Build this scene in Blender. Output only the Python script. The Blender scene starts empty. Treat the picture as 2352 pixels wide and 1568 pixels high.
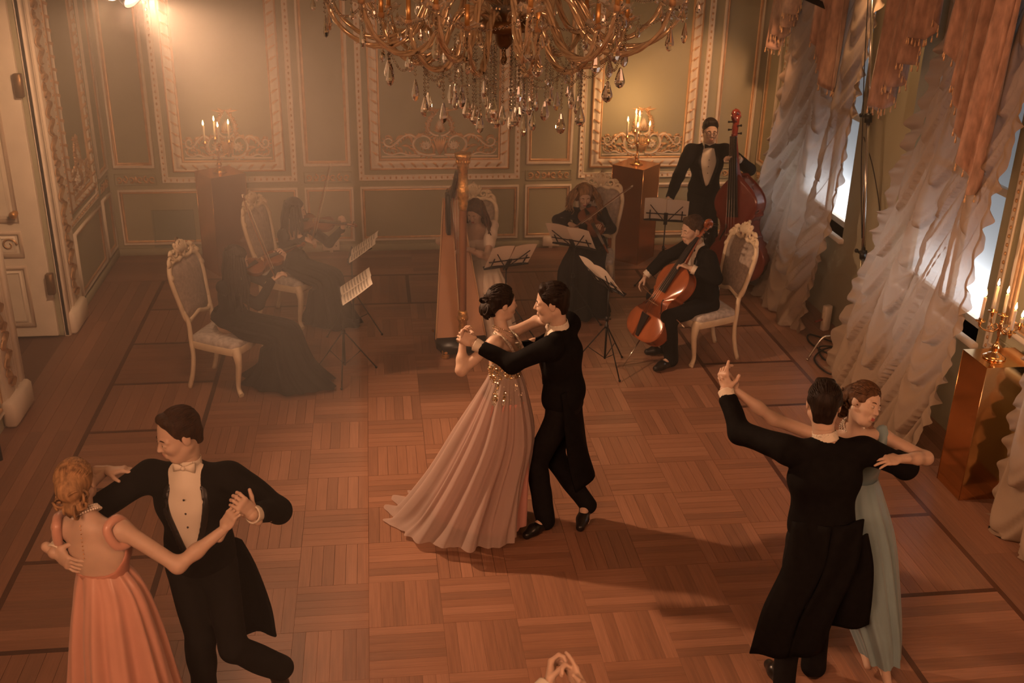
import bpy, math, random
import numpy as np
from mathutils import Vector, Matrix, Quaternion
random.seed(7); RNG = np.random.default_rng(7)
PI = math.pi
SC = bpy.context.scene
COL = SC.collection

# ------------------------------------------------------------------ camera
def make_camera():
    f, pit, yaw, rol = 2436.0, math.radians(23.23), math.radians(7.74), math.radians(1.27)
    fw = Vector((math.sin(yaw)*math.cos(pit), math.cos(yaw)*math.cos(pit), -math.sin(pit)))
    rt = Vector((math.cos(yaw), -math.sin(yaw), 0)); up = rt.cross(fw)
    r2 = rt*math.cos(rol) + up*math.sin(rol); u2 = up*math.cos(rol) - rt*math.sin(rol)
    cd = bpy.data.cameras.new('camera'); co = bpy.data.objects.new('camera', cd); COL.objects.link(co)
    m = Matrix((r2, u2, -fw)).transposed().to_4x4(); m.translation = (0, 0, 4.0)
    co.matrix_world = m
    cd.sensor_width = 36.0; cd.lens = 36.0*f/2352.0; cd.clip_start = .05
    cd.dof.use_dof = True; cd.dof.focus_distance = 6.6; cd.dof.aperture_fstop = 4.0
    SC.camera = co
make_camera()

# ------------------------------------------------------------------ world, exposure, lamps
SC.view_settings.view_transform = 'Standard'; SC.view_settings.look = 'None'
SC.view_settings.gamma = 1.0; SC.view_settings.use_curve_mapping = False
SC.view_settings.exposure = 0.0
cy = SC.cycles
cy.use_denoising = True
cy.use_light_tree = False; cy.adaptive_threshold = .08; cy.adaptive_min_samples = 16; cy.volume_step_rate = 4.0; cy.volume_max_steps = 48
cy.max_bounces = 6; cy.diffuse_bounces = 2; cy.glossy_bounces = 3; cy.transmission_bounces = 5
cy.transparent_max_bounces = 12; cy.volume_bounces = 0; cy.caustics_reflective = False; cy.caustics_refractive = False
cy.sample_clamp_indirect = 4.0
W = bpy.data.worlds.new('world'); SC.world = W; W.use_nodes = True
W.node_tree.nodes['Background'].inputs['Color'].default_value = (1.0, .95, .90, 1)
W.node_tree.nodes['Background'].inputs['Strength'].default_value = .14
WARM = (1.0, .455, .238)
def lamp(kind, name, loc, power, color=WARM, target=None, **kw):
    ld = bpy.data.lights.new(name, kind); ld.energy = power; ld.color = color
    for k, v in kw.items(): setattr(ld, k, v)
    o = bpy.data.objects.new(name, ld); COL.objects.link(o); o.location = loc
    if target is not None:
        o.rotation_euler = (Vector(target)-Vector(loc)).to_track_quat('-Z', 'Y').to_euler()
    return o
KEY = (-1.56, 7.62, 3.29)
lamp('SPOT', 'boom_lamp_beam', (-1.50, 7.58, 3.27), 680, (1, .54, .30), (2.1, 6.1, .2), spot_size=math.radians(92), spot_blend=.85, shadow_soft_size=.06)
lamp('POINT', 'boom_lamp_spill', (-1.52, 7.60, 3.26), 92, (1, .53, .29), shadow_soft_size=.09)
lamp('SPOT', 'door_fill_spot', (-1.70, 7.50, 3.27), 210, (1, .54, .27), (-3.0, 9.5, 1.7), spot_size=math.radians(70), spot_blend=.8, shadow_soft_size=.06)  # extra spot added to brighten the door casing
# unseen fill area lights added behind the camera
lamp('AREA', 'camera_fill_light', (-2.0, -.6, 4.5), 215, WARM, (.6, 8.5, .6), shape='RECTANGLE', size=2.0, size_y=1.2)
lamp('AREA', 'camera_fill_light', (3.6, -.6, 4.5), 108, WARM, (1.2, 8.5, .6), shape='RECTANGLE', size=2.0, size_y=1.2)
lamp('SPOT', 'stand_lamp_beam', (4.20, 9.20, 3.62), 55, (1, .54, .25), (4.55, 9.0, 2.4), spot_size=math.radians(80), spot_blend=.5, shadow_soft_size=.08)
lamp('SPOT', 'stand_lamp_back_beam', (3.98, 9.98, 3.16), 150, (1, .47, .21), (3.5, 12.0, 1.2), spot_size=math.radians(62), spot_blend=.6, shadow_soft_size=.06)

# ------------------------------------------------------------------ helpers: objects
def link(o, parent=None):
    COL.objects.link(o)
    if parent is not None: o.parent = parent
    return o
def tag(o, label=None, cat=None, group=None, kind=None):
    if label: o['label'] = label
    if cat: o['category'] = cat
    if group: o['group'] = group
    if kind: o['kind'] = kind
    return o
def empty(name, loc=(0, 0, 0), rz=0.0, parent=None):
    o = bpy.data.objects.new(name, None); o.empty_display_size = .1
    o.location = loc; o.rotation_euler = (0, 0, rz)
    return link(o, parent)
def thing(name, label, cat, loc=(0, 0, 0), rz=0.0, group=None):
    return tag(empty(name, loc, rz), label, cat, group)
def mesh_from(name, v, f, mat=None, smooth=True):
    me = bpy.data.meshes.new(name)
    if isinstance(v, np.ndarray) and isinstance(f, np.ndarray):
        n, k = f.shape
        me.vertices.add(len(v)); me.vertices.foreach_set('co', np.ascontiguousarray(v, np.float32).ravel())
        me.loops.add(n*k); me.loops.foreach_set('vertex_index', np.ascontiguousarray(f, np.int32).ravel())
        me.polygons.add(n); me.polygons.foreach_set('loop_start', np.arange(0, n*k, k, dtype=np.int32))
        me.update(calc_edges=True); me.validate()
    else:
        me.from_pydata([tuple(p) for p in v], [], [tuple(q) for q in f]); me.update()
    me.polygons.foreach_set('use_smooth', [bool(smooth)]*len(me.polygons))
    if mat is not None: me.materials.append(mat)
    return me
def obj(name, v, f, mat=None, parent=None, smooth=True):
    return link(bpy.data.objects.new(name, mesh_from(name, v, f, mat, smooth)), parent)
def copy_tree(o, parent=None):
    c = o.copy(); link(c, parent)
    for ch in list(o.children): copy_tree(ch, c)
    return c
def dup(o, parent, loc=None, rot=None, scale=None):
    c = o.copy(); link(c, parent)
    if loc is not None: c.location = loc
    if rot is not None: c.rotation_euler = rot
    if scale is not None: c.scale = scale
    return c
def V(*a): return Vector(a if len(a) > 1 else a[0])

def catmull(pts, n=6, closed=False):
    P = [np.array(p, float) for p in pts]; out = []
    m = len(P)
    rng = range(m if closed else m-1)
    for i in rng:
        p0 = P[(i-1) % m] if (closed or i > 0) else 2*P[0]-P[1]
        p1, p2 = P[i], P[(i+1) % m]
        p3 = P[(i+2) % m] if (closed or i+2 < m) else 2*P[-1]-P[-2]
        for k in range(n):
            t = k/n
            out.append(.5*((2*p1)+(-p0+p2)*t+(2*p0-5*p1+4*p2-p3)*t*t+(-p0+3*p1-3*p2+p3)*t**3))
    if not closed: out.append(P[-1])
    return out

class MB:
    """collects shapes of one part"""
    def __init__(s): s.v = []; s.f = []
    def add(s, v, f):
        b = len(s.v); s.v.extend([tuple(p) for p in v]); s.f.extend([tuple(i+b for i in q) for q in f]); return s
    def box(s, lo, hi, bev=0.0):
        (x0, y0, z0), (x1, y1, z1) = lo, hi
        if bev <= 0:
            v = [(x0,y0,z0),(x1,y0,z0),(x1,y1,z0),(x0,y1,z0),(x0,y0,z1),(x1,y0,z1),(x1,y1,z1),(x0,y1,z1)]
            f = [(3,2,1,0),(4,5,6,7),(0,1,5,4),(1,2,6,5),(2,3,7,6),(3,0,4,7)]
            return s.add(v, f)
        b = bev
        rings = []
        for z, i in ((z0, b), (z0+b, 0), (z1-b, 0), (z1, b)):
            r = [(x0+i+b*(i == 0), y0+i, z), (x1-i-b*(i == 0), y0+i, z), (x1-i, y0+i+b*(i == 0), z), (x1-i, y1-i-b*(i == 0), z),
                 (x1-i-b*(i == 0), y1-i, z), (x0+i+b*(i == 0), y1-i, z), (x0+i, y1-i-b*(i == 0), z), (x0+i, y0+i+b*(i == 0), z)]
            rings.append(r)
        v = [p for r in rings for p in r]; f = [tuple(range(7, -1, -1)), tuple(range(24, 32))]
        for k in range(3):
            for j in range(8):
                f.append((k*8+j, k*8+(j+1) % 8, k*8+8+(j+1) % 8, k*8+8+j))
        return s.add(v, f)
    def tube(s, pts, r, n=8, cap=True, flat=None, closed=False):
        """tube along points; r a number or list; flat=(axis, factor) squashes along a world axis"""
        P = [Vector(p) for p in pts]; m = len(P)
        R = r if hasattr(r, '__len__') else [r]*m
        v = []; t0 = None; up = None
        for i in range(m):
            if closed: t = (P[(i+1) % m]-P[i-1])
            else: t = (P[min(i+1, m-1)]-P[max(i-1, 0)])
            if t.length < 1e-9: t = t0 or Vector((0, 0, 1))
            t = t.normalized()
            if up is None:
                a = Vector((0, 0, 1)) if abs(t.z) < .9 else Vector((1, 0, 0))
                up = (a - t*a.dot(t)).normalized()
            else:
                up = up - t*up.dot(t)
                up = up.normalized() if up.length > 1e-6 else t.orthogonal().normalized()
            sd = t.cross(up); t0 = t
            for k in range(n):
                a = 2*PI*k/n; d = up*math.cos(a)+sd*math.sin(a)
                if flat: 
                    ax = Vector(flat[0]); d = d - ax*d.dot(ax)*(1-flat[1])
                v.append(P[i]+d*R[i])
        f = []
        for i in range(m if closed else m-1):
            j = (i+1) % m
            for k in range(n):
                f.append((i*n+k, i*n+(k+1) % n, j*n+(k+1) % n, j*n+k))
        if cap and not closed:
            f.append(tuple(range(n-1, -1, -1))); f.append(tuple((m-1)*n+k for k in range(n)))
        return s.add(v, f)
    def cyl(s, a, b, r0, r1=None, n=12): return s.tube([a, b], [r0, r0 if r1 is None else r1], n)
    def lathe(s, prof, n=16, org=(0, 0, 0), axis='z', cap=True):
        v = []
        for r, h in prof:
            for k in range(n):
                a = 2*PI*k/n; c, d = r*math.cos(a), r*math.sin(a)
                p = (c, d, h) if axis == 'z' else (c, h, d) if axis == 'y' else (h, c, d)
                v.append((org[0]+p[0], org[1]+p[1], org[2]+p[2]))
        f = []
        for i in range(len(prof)-1):
            for k in range(n): f.append((i*n+k, i*n+(k+1) % n, (i+1)*n+(k+1) % n, (i+1)*n+k))
        if cap: f.append(tuple(range(n-1, -1, -1))); f.append(tuple((len(prof)-1)*n+k for k in range(n)))
        if axis == 'y': f = [q[::-1] for q in f]
        return s.add(v, f)
    def ball(s, c, r, n=8, m=6):
        r = r if hasattr(r, '__len__') else (r, r, r)
        v = [(c[0], c[1], c[2]-r[2])]
        for i in range(1, m):
            a = -PI/2+PI*i/m
            for k in range(n):
                b = 2*PI*k/n; v.append((c[0]+r[0]*math.cos(a)*math.cos(b), c[1]+r[1]*math.cos(a)*math.sin(b), c[2]+r[2]*math.sin(a)))
        v.append((c[0], c[1], c[2]+r[2])); L = len(v)-1
        f = [(0, 1+(k+1) % n, 1+k) for k in range(n)]
        for i in range(m-2):
            for k in range(n):
                f.append((1+i*n+k, 1+i*n+(k+1) % n, 1+(i+1)*n+(k+1) % n, 1+(i+1)*n+k))
        f += [(1+(m-2)*n+k, 1+(m-2)*n+(k+1) % n, L) for k in range(n)]
        return s.add(v, f)
    def prism(s, poly, y0, y1, plane='xz'):
        """outline extruded along the third axis"""
        n = len(poly)
        mk = (lambda a, b, c: (a, c, b)) if plane == 'xz' else (lambda a, b, c: (a, b, c)) if plane == 'xy' else (lambda a, b, c: (c, a, b))
        v = [mk(a, b, y0) for a, b in poly]+[mk(a, b, y1) for a, b in poly]
        f = [tuple(range(n)), tuple(range(2*n-1, n-1, -1))]+[(k, n+k, n+(k+1) % n, (k+1) % n) for k in range(n)]
        return s.add(v, f)
    def grid(s, fn, nu, nv, cu=False):
        v = [fn(i/(nu if cu else nu-1), j/(nv-1)) for j in range(nv) for i in range(nu)]
        f = []
        for j in range(nv-1):
            for i in range(nu if cu else nu-1):
                k = (i+1) % nu; f.append((j*nu+i, j*nu+k, (j+1)*nu+k, (j+1)*nu+i))
        return s.add(v, f)
    def move(s, m):
        s.v = [tuple(m @ Vector(p)) for p in s.v]; return s
    def build(s, name, mat, parent=None, smooth=True): return obj(name, s.v, s.f, mat, parent, smooth)
def autosmooth(o, deg=35):
    me = o.data
    try: me.set_sharp_from_angle(angle=math.radians(deg))
    except Exception: pass
    return o

# ------------------------------------------------------------------ helpers: materials
MATS = {}
def srgb(c):
    if isinstance(c, str): c = tuple(int(c[i:i+2], 16)/255 for i in (0, 2, 4))
    return tuple(x/12.92 if x <= .04045 else ((x+.055)/1.055)**2.4 for x in c)
def mat(name, col, rough=.6, metal=0.0, trans=0.0, ior=1.45, emis=None, emis_s=0.0, sheen=0.0, noise=None, bump=None, coat=0.0, sss=0.0, alpha=1.0, spec=None):
    """noise=(scale, amount, stretch xyz) tone variation; bump=(scale, strength, stretch)"""
    if name in MATS: return MATS[name]
    m = bpy.data.materials.new(name); m.use_nodes = True
    nt = m.node_tree; b = nt.nodes['Principled BSDF']; L = nt.links
    c = (*col[:3], 1)
    b.inputs['Base Color'].default_value = c; b.inputs['Roughness'].default_value = rough
    b.inputs['Metallic'].default_value = metal; b.inputs['Transmission Weight'].default_value = trans
    b.inputs['IOR'].default_value = ior; b.inputs['Coat Weight'].default_value = coat; b.inputs['Sheen Weight'].default_value = sheen
    b.inputs['Alpha'].default_value = alpha
    if spec is not None: b.inputs['Specular IOR Level'].default_value = spec
    if sss: b.inputs['Subsurface Weight'].default_value = sss; b.inputs['Subsurface Radius'].default_value = (.02, .008, .004); b.inputs['Subsurface Scale'].default_value = .5
    if emis is not None:
        b.inputs['Emission Color'].default_value = (*emis[:3], 1); b.inputs['Emission Strength'].default_value = emis_s
    if noise or bump: tc = nt.nodes.new('ShaderNodeTexCoord')
    def tex(sc, st):
        mp = nt.nodes.new('ShaderNodeMapping'); mp.inputs['Scale'].default_value = st
        L.new(tc.outputs['Object'], mp.inputs['Vector'])
        n = nt.nodes.new('ShaderNodeTexNoise'); n.inputs['Scale'].default_value = sc; n.inputs['Detail'].default_value = 4
        L.new(mp.outputs[0], n.inputs['Vector']); return n
    if noise:
        n = tex(noise[0], noise[2] if len(noise) > 2 else (1, 1, 1))
        r = nt.nodes.new('ShaderNodeMapRange'); r.inputs['From Min'].default_value = .3; r.inputs['From Max'].default_value = .7
        r.inputs['To Min'].default_value = 1-noise[1]; r.inputs['To Max'].default_value = 1+noise[1]
        L.new(n.outputs['Fac'], r.inputs['Value'])
        x = nt.nodes.new('ShaderNodeMix'); x.data_type = 'RGBA'; x.blend_type = 'MULTIPLY'; x.inputs['Factor'].default_value = 1
        x.inputs[6].default_value = c; L.new(r.outputs[0], x.inputs[7]); L.new(x.outputs[2], b.inputs['Base Color'])
    if bump:
        n = tex(bump[0], bump[2] if len(bump) > 2 else (1, 1, 1))
        bn = nt.nodes.new('ShaderNodeBump'); bn.inputs['Strength'].default_value = bump[1]; bn.inputs['Distance'].default_value = .01
        L.new(n.outputs['Fac'], bn.inputs['Height']); L.new(bn.outputs[0], b.inputs['Normal'])
    MATS[name] = m
    return m
M_WALL = mat('sage_wall', (.40, .37, .25), .75, noise=(2.2, .05), bump=(60, .05))
M_WHITE = mat('cream_plaster', (.86, .74, .60), .55, noise=(8, .06))
M_GOLD = mat('gilding', (.66, .36, .13), .34, .75, noise=(14, .18))
M_GOLDP = mat('pale_gilding', (.70, .44, .24), .42, .45, noise=(14, .16))
M_CEIL = mat('ceiling_white', (.62, .56, .47), .8)
M_BLACK = mat('black_cloth', (.0065, .006, .006), .85, noise=(30, .2), spec=.12)
M_BLACKM = mat('black_metal', (.012, .011, .010), .42, .3)
M_SKIN = mat('skin', (.52, .37, .28), .5, sss=.12, noise=(25, .05))
M_SHIRT = mat('white_shirt', (.66, .60, .50), .6)
M_BRASS = mat('polished_brass', (.80, .48, .22), .16, 1.0)
M_STEEL = mat('chrome_steel', (.62, .58, .52), .22, 1.0)
M_COPPER = mat('copper_mirror', (.74, .40, .23), .26, 1.0, noise=(3, .06))
M_CREAMF = mat('cream_lacquer', (.74, .62, .44), .4, noise=(12, .08))
M_PAPER = mat('sheet_paper', (.80, .74, .64), .7)
# ================================================================== the setting
XL, XR, YB, YF, ZC = -2.95, 4.55, 12.08, -1.6, 5.4
def wood_mat(name, col, island=False, grain_axis=1):
    m = bpy.data.materials.new(name); m.use_nodes = True; nt = m.node_tree; L = nt.links; b = nt.nodes['Principled BSDF']
    tc = nt.nodes.new('ShaderNodeTexCoord'); mp = nt.nodes.new('ShaderNodeMapping')
    sc = [46, 46, 10]; sc[grain_axis] = 2.2; mp.inputs['Scale'].default_value = sc
    L.new(tc.outputs['Object'], mp.inputs['Vector'])
    n = nt.nodes.new('ShaderNodeTexNoise'); n.inputs['Scale'].default_value = 1.6; n.inputs['Detail'].default_value = 6; n.inputs['Distortion'].default_value = .6
    L.new(mp.outputs[0], n.inputs['Vector'])
    if island:
        g = nt.nodes.new('ShaderNodeNewGeometry'); rnd = g.outputs['Random Per Island']
    else:
        g = nt.nodes.new('ShaderNodeObjectInfo'); rnd = g.outputs['Random']
    ramp = nt.nodes.new('ShaderNodeValToRGB'); e = ramp.color_ramp.elements
    e[0].position = 0; e[0].color = (*[c*.80 for c in col], 1); e[1].position = 1; e[1].color = (*[c*1.18 for c in col], 1)
    k = ramp.color_ramp.elements.new(.5); k.color = (col[0]*.98, col[1]*.94, col[2]*.9, 1)
    L.new(rnd, ramp.inputs['Fac'])
    r = nt.nodes.new('ShaderNodeMapRange'); r.inputs['From Min'].default_value = .25; r.inputs['From Max'].default_value = .75
    r.inputs['To Min'].default_value = .80; r.inputs['To Max'].default_value = 1.14; L.new(n.outputs['Fac'], r.inputs['Value'])
    x = nt.nodes.new('ShaderNodeMix'); x.data_type = 'RGBA'; x.blend_type = 'MULTIPLY'; x.inputs['Factor'].default_value = 1
    L.new(ramp.outputs[0], x.inputs[6]); L.new(r.outputs[0], x.inputs[7]); L.new(x.outputs[2], b.inputs['Base Color'])
    q = nt.nodes.new('ShaderNodeMapRange'); q.inputs['To Min'].default_value = .36; q.inputs['To Max'].default_value = .5
    L.new(n.outputs['Fac'], q.inputs['Value']); L.new(q.outputs[0], b.inputs['Roughness'])
    b.inputs['Specular IOR Level'].default_value = .35
    bn = nt.nodes.new('ShaderNodeBump'); bn.inputs['Strength'].default_value = .08; bn.inputs['Distance'].default_value = .002
    L.new(n.outputs['Fac'], bn.inputs['Height']); L.new(bn.outputs[0], b.inputs['Normal'])
    return m
OAK = (.27, .138, .086)
W_X, W_Y = wood_mat('oak_strip_across', OAK, False, 0), wood_mat('oak_strip_along', OAK, False, 1)
WI_X, WI_Y = wood_mat('oak_field_across', OAK, True, 0), wood_mat('oak_field_along', OAK, True, 1)
W_DARKER = wood_mat('darker_oak', (.17, .085, .05), False, 0)
W_DARK = wood_mat('dark_inlay', (.085, .035, .018), False, 1)

def build_floor():
    fl = MB().box((XL-.3, YF, -.08), (XR+.35, YB+.2, -.006)).build('floor', mat('floor_bed', (.13, .065, .036), .7), smooth=False)
    tag(fl, 'oak parquet floor of basket-weave blocks with dark inlay lines', 'floor', kind='structure')
    G = .0004; T = .007
    pieces = []      # (x0,y0,x1,y1)
    B = .4360
    x0s, y0s = -1.42, 4.655-8*B
    def block(x0, y0, x1, y1, along, n):
        for k in range(n):
            if along: a, b = x0+(x1-x0)*k/n, x0+(x1-x0)*(k+1)/n; pieces.append((a+G, y0+G, b-G, y1-G, 1))
            else: a, b = y0+(y1-y0)*k/n, y0+(y1-y0)*(k+1)/n; pieces.append((x0+G, a+G, x1-G, b-G, 0))
    for i in range(10):
        for j in range(21):
            if (i, j) == (4, 16): continue
            block(x0s+i*.4355+(.018 if i == 0 else 0), y0s+j*B, x0s+(i+1)*.4355-(.018 if i == 9 else 0), y0s+(j+1)*B-(.018 if j == 20 else 0), (i+j-8) % 2 == 0, 6)
    yT = y0s+21*B; S = .875; D = .018; x1s = x0s+4.355
    for sx in (0, 1):                                         # bordering squares of boards, left and right
        xa, xb = (x0s-S, x0s) if sx == 0 else (x1s, x1s+S)
        for j in range(11):
            block(xa+D, yT-(j+1)*S+D, xb-D, yT-j*S-D, (j+sx) % 2 == 0, 9)
    nb = 5
    for i in range(nb):
        w = 4.355/nb; block(x0s+i*w+D, yT+D, x0s+(i+1)*w-D, yT+S-D, i % 2 == 1, 9)
    for sx in (0, 1): block((x0s-S if sx == 0 else x1s)+D, yT+D, (x0s if sx == 0 else x1s+S)-D, yT+S-D, False, 9)
    yy = yT+S+D
    while yy < YB: pieces.extend([(XL, yy, .4, min(yy+.1, YB)-G, 0), (.4+G, yy, XR, min(yy+.1, YB)-G, 0)]); yy += .1
    for xa, xb in ((XL, x0s-S-D), (x1s+S+D, XR)):
        n = max(1, round((xb-xa)/.11))
        for j in range(12):
            ya, yb = yT+S-(j+1)*1.15, yT+S-j*1.15
            block(xa, ya, xb, yb, True, n)
    # which pieces show largest: distance and frame
    def seen(p):
        x, y = (p[0]+p[2])/2, (p[1]+p[3])/2
        yaw, pit = math.radians(7.74), math.radians(23.23)
        fx = x*math.cos(yaw)-y*math.sin(yaw); d = x*math.sin(yaw)+y*math.cos(yaw)
        dep = d*math.cos(pit)+4*math.sin(pit); up = d*math.sin(pit)-4*math.cos(pit)
        if dep <= 0: return 0
        u, w = fx/dep*2436, up/dep*2436
        if abs(u) > 1240 or w < -850: return 0
        return (p[2]-p[0])*(p[3]-p[1])/dep**3
    pieces.sort(key=seen, reverse=True)
    cache = {}
    for p in pieces[:300]:
        w, h = round(p[2]-p[0], 3), round(p[3]-p[1], 3); key = (w, h, p[4])
        if key not in cache:
            e = .0007
            m = MB().add([(-w/2, -h/2, -T), (w/2, -h/2, -T), (w/2, h/2, -T), (-w/2, h/2, -T),
                          (-w/2, -h/2, -e), (w/2, -h/2, -e), (w/2, h/2, -e), (-w/2, h/2, -e),
                          (-w/2+e, -h/2+e, 0), (w/2-e, -h/2+e, 0), (w/2-e, h/2-e, 0), (-w/2+e, h/2-e, 0)],
                         [(8, 9, 10, 11)]+[(a, (a+1) % 4, 4+(a+1) % 4, 4+a) for a in range(4)]+[(4+a, 4+(a+1) % 4, 8+(a+1) % 4, 8+a) for a in range(4)])
            cache[key] = mesh_from('parquet_strip', m.v, m.f, W_Y if p[4] else W_X, False)
        o = link(bpy.data.objects.new('parquet_strip', cache[key]), fl)
        o.location = ((p[0]+p[2])/2, (p[1]+p[3])/2, random.uniform(-.0004, .0004))
    for along, m_ in ((0, WI_X), (1, WI_Y)):
        P = np.array([p for p in pieces[300:] if p[4] == along])
        n = len(P); e = .0007
        lo = np.stack([P[:, [0, 2, 2, 0]], P[:, [1, 1, 3, 3]], np.full((n, 4), -T)], 2)
        hi = np.stack([P[:, [0, 2, 2, 0]]+np.array([e, -e, -e, e]), P[:, [1, 1, 3, 3]]+np.array([e, e, -e, -e]), np.full((n, 4), 0.)], 2)
        v = np.concatenate([lo, hi], 1).reshape(-1, 3)
        q = np.array([[4, 5, 6, 7], [0, 1, 5, 4], [1, 2, 6, 5], [2, 3, 7, 6], [3, 0, 4, 7]])
        f = (q[None]+8*np.arange(n)[:, None, None]).reshape(-1, 4)
        o = obj('parquet_field', v, f, m_, fl, False); o['kind'] = 'stuff'
    for k in range(6):                                        # one darker-coloured block in front of the harp
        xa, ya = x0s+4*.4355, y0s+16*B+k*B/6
        MB().box((xa+G, ya+G, -T), (xa+.4355-G, ya+B/6-G, 0)).build('parquet_strip', W_DARKER, fl, False)
    # dark inlay strips
    def inlay(xa, ya, xb, yb):
        MB().box((xa, ya, -T), (xb, yb, .0004)).build('inlay_strip', W_DARK, fl, False)
    for x in (x0s-S, x0s, x1s, x1s+S): inlay(x-D, YF, x+D, yT+(S if x in (x0s-S, x1s+S) else 0))
    for y in (yT, yT+S): inlay(x0s-S+D, y-D, x1s+S-D, y+D)
    for sx in (0, 1):
        xa, xb = (x0s-S+D, x0s-D) if sx == 0 else (x1s+D, x1s+S-D)
        for j in range(1, 8): inlay(xa, yT-j*S-D, xb, yT-j*S+D)
    for i in range(nb+1): inlay(x0s+i*4.355/nb-D, yT+D, x0s+i*4.355/nb+D, yT+S-D)
build_floor()

# ---- ornament helpers: built in a plane (u right, v up, w out of the wall)
def place(uvw, frame):
    o, U, Vv, N = frame
    return [tuple(o[k]+U[k]*a+Vv[k]*b+N[k]*c for k in range(3)) for a, b, c in uvw]
BACK = ((0, YB, 0), (1, 0, 0), (0, 0, 1), (0, -1, 0))
RIGHT = ((XR, 0, 0), (0, -1, 0), (0, 0, 1), (-1, 0, 0))     # u = -y
LEFT = ((XL, 0, 0), (0, 1, 0), (0, 0, 1), (1, 0, 0))        # u = y
def build_on(mb, frame, name, mt, parent, smooth=True):
    det = Vector(frame[1]).cross(Vector(frame[2])).dot(Vector(frame[3]))
    f = mb.f if det > 0 else [q[::-1] for q in mb.f]
    return obj(name, place(mb.v, frame), f, mt, parent, smooth)
def frame_sweep(u0, u1, v0, v1, prof):
    """profile (inset, height) swept round a rectangle, mitred"""
    n = len(prof); v = []
    for cu, cv, su, sv in ((u0, v0, 1, 1), (u1, v0, -1, 1), (u1, v1, -1, -1), (u0, v1, 1, -1)):
        v += [(cu+su*a, cv+sv*a, h) for a, h in prof]
    f = []
    for i in range(4):
        j = (i+1) % 4
        for k in range(n-1): f.append((i*n+k, j*n+k, j*n+k+1, i*n+k+1))
    m = MB(); m.add(v, f); return m
def spiral(c, r0, r1, a0, turns, n=18):
    return [(c[0]+(r0+(r1-r0)*(k/n)**.8)*math.cos(a0+turns*2*PI*k/n), c[1]+(r0+(r1-r0)*(k/n)**.8)*math.sin(a0+turns*2*PI*k/n)) for k in range(n+1)]
def relief(mb, pts2, r0, r1, w=.6, n=6, z=.004):
    m = len(pts2); mb.tube([(a, b, z+(r0+(r1-r0)*i/(m-1))*.3) for i, (a, b) in enumerate(pts2)], [r0+(r1-r0)*i/(m-1) for i in range(m)], n, flat=((0, 0, 1), w))
def leaf2(mb, base, tip, width, bulge=.02, curl=0.0, n=5):
    b, t = np.array(base), np.array(tip); d = t-b; L = np.linalg.norm(d); d = d/L; s = np.array([-d[1], d[0]])
    rows = []
    for i in range(n+1):
        k = i/n; w = width*math.sin(PI*min(1, .12+k*.88))*(1-.15*k); c = b+d*L*k+s*curl*L*math.sin(PI*k)
        h = bulge*math.sin(PI*k)+.003
        rows += [(*(c-s*w), .001), (*(c-s*w*.5), h), (*c, h*.7), (*(c+s*w*.5), h), (*(c+s*w), .001)]
    f = [(i*5+j, i*5+j+1, i*5+6+j, i*5+5+j) for i in range(n) for j in range(4)]
    mb.add(rows, f)

PROF_NARROW = [(0, 0), (0, .022), (.012, .03), (.03, .026), (.036, .012), (.045, .012), (.05, .018), (.06, .016), (.068, .0)]
def gilded_frame(frame, parent, u0, u1, v0, v1, w=.062, name='panel_molding'):
    k = w/.068
    o = build_on(frame_sweep(u0, u1, v0, v1, [(a*k, h) for a, h in PROF_NARROW[:5]]), frame, name, M_WHITE, parent)
    build_on(frame_sweep(u0, u1, v0, v1, [(a*k, h) for a, h in PROF_NARROW[3:]]), frame, 'gilt_fillet', M_GOLDP, o)
    return o
LEAFM = {}
def rope_frame(frame, parent, u0, u1, v0, v1, w=.13, sides='lrb'):
    pr = [(0, 0), (0, .02), (.012, .03), (.02, .02), (.022, .012), (.055, .04), (w*.5, .046), (w-.03, .04), (w-.022, .012)]
    o = build_on(frame_sweep(u0, u1, v0, v1, [(a, h) for a, h in pr[3:]]), frame, 'rope_frame', M_WHITE, parent)
    build_on(frame_sweep(u0, u1, v0, v1, pr[:4]), frame, 'gilt_outer_fillet', M_GOLDP, o)
    build_on(frame_sweep(u0, u1, v0, v1, [(w-.024, .01), (w-.018, .026), (w-.008, .026), (w, 0)]), frame, 'gilt_inner_fillet', M_GOLDP, o)
    key = frame
    if key not in LEAFM:
        m = MB(); leaf2(m, (-.042, -.034), (.042, .030), .021, .03, .10)
        det = Vector(frame[1]).cross(Vector(frame[2])).dot(Vector(frame[3]))
        LEAFM[key] = []
        for mir in (1, -1):
            vv = place([(a*mir, b, c+.024) for a, b, c in m.v], ((0, 0, 0),)+frame[1:])
            LEAFM[key].append(mesh_from('acanthus_leaf', vv, [q if det*mir > 0 else q[::-1] for q in m.f], M_GOLDP))
    def put(u, v, k):
        p = link(bpy.data.objects.new('acanthus_leaf', LEAFM[key][k]), o); p.location = place([(u, v, 0)], frame)[0]
    P = .118
    z = v0+.19
    while z < min(v1-.1, 2.95):
        if 'l' in sides: put(u0+w*.5, z, 1)
        if 'r' in sides: put(u1-w*.5, z, 0)
        z += P
    n = int((u1-u0-.22)/P)
    for i in range(n+1):
        u = u0+.11+(u1-u0-.22)*i/n
        put(u, v0+w*.5, 1 if u < (u0+u1)/2 else 0)
    return o
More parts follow.
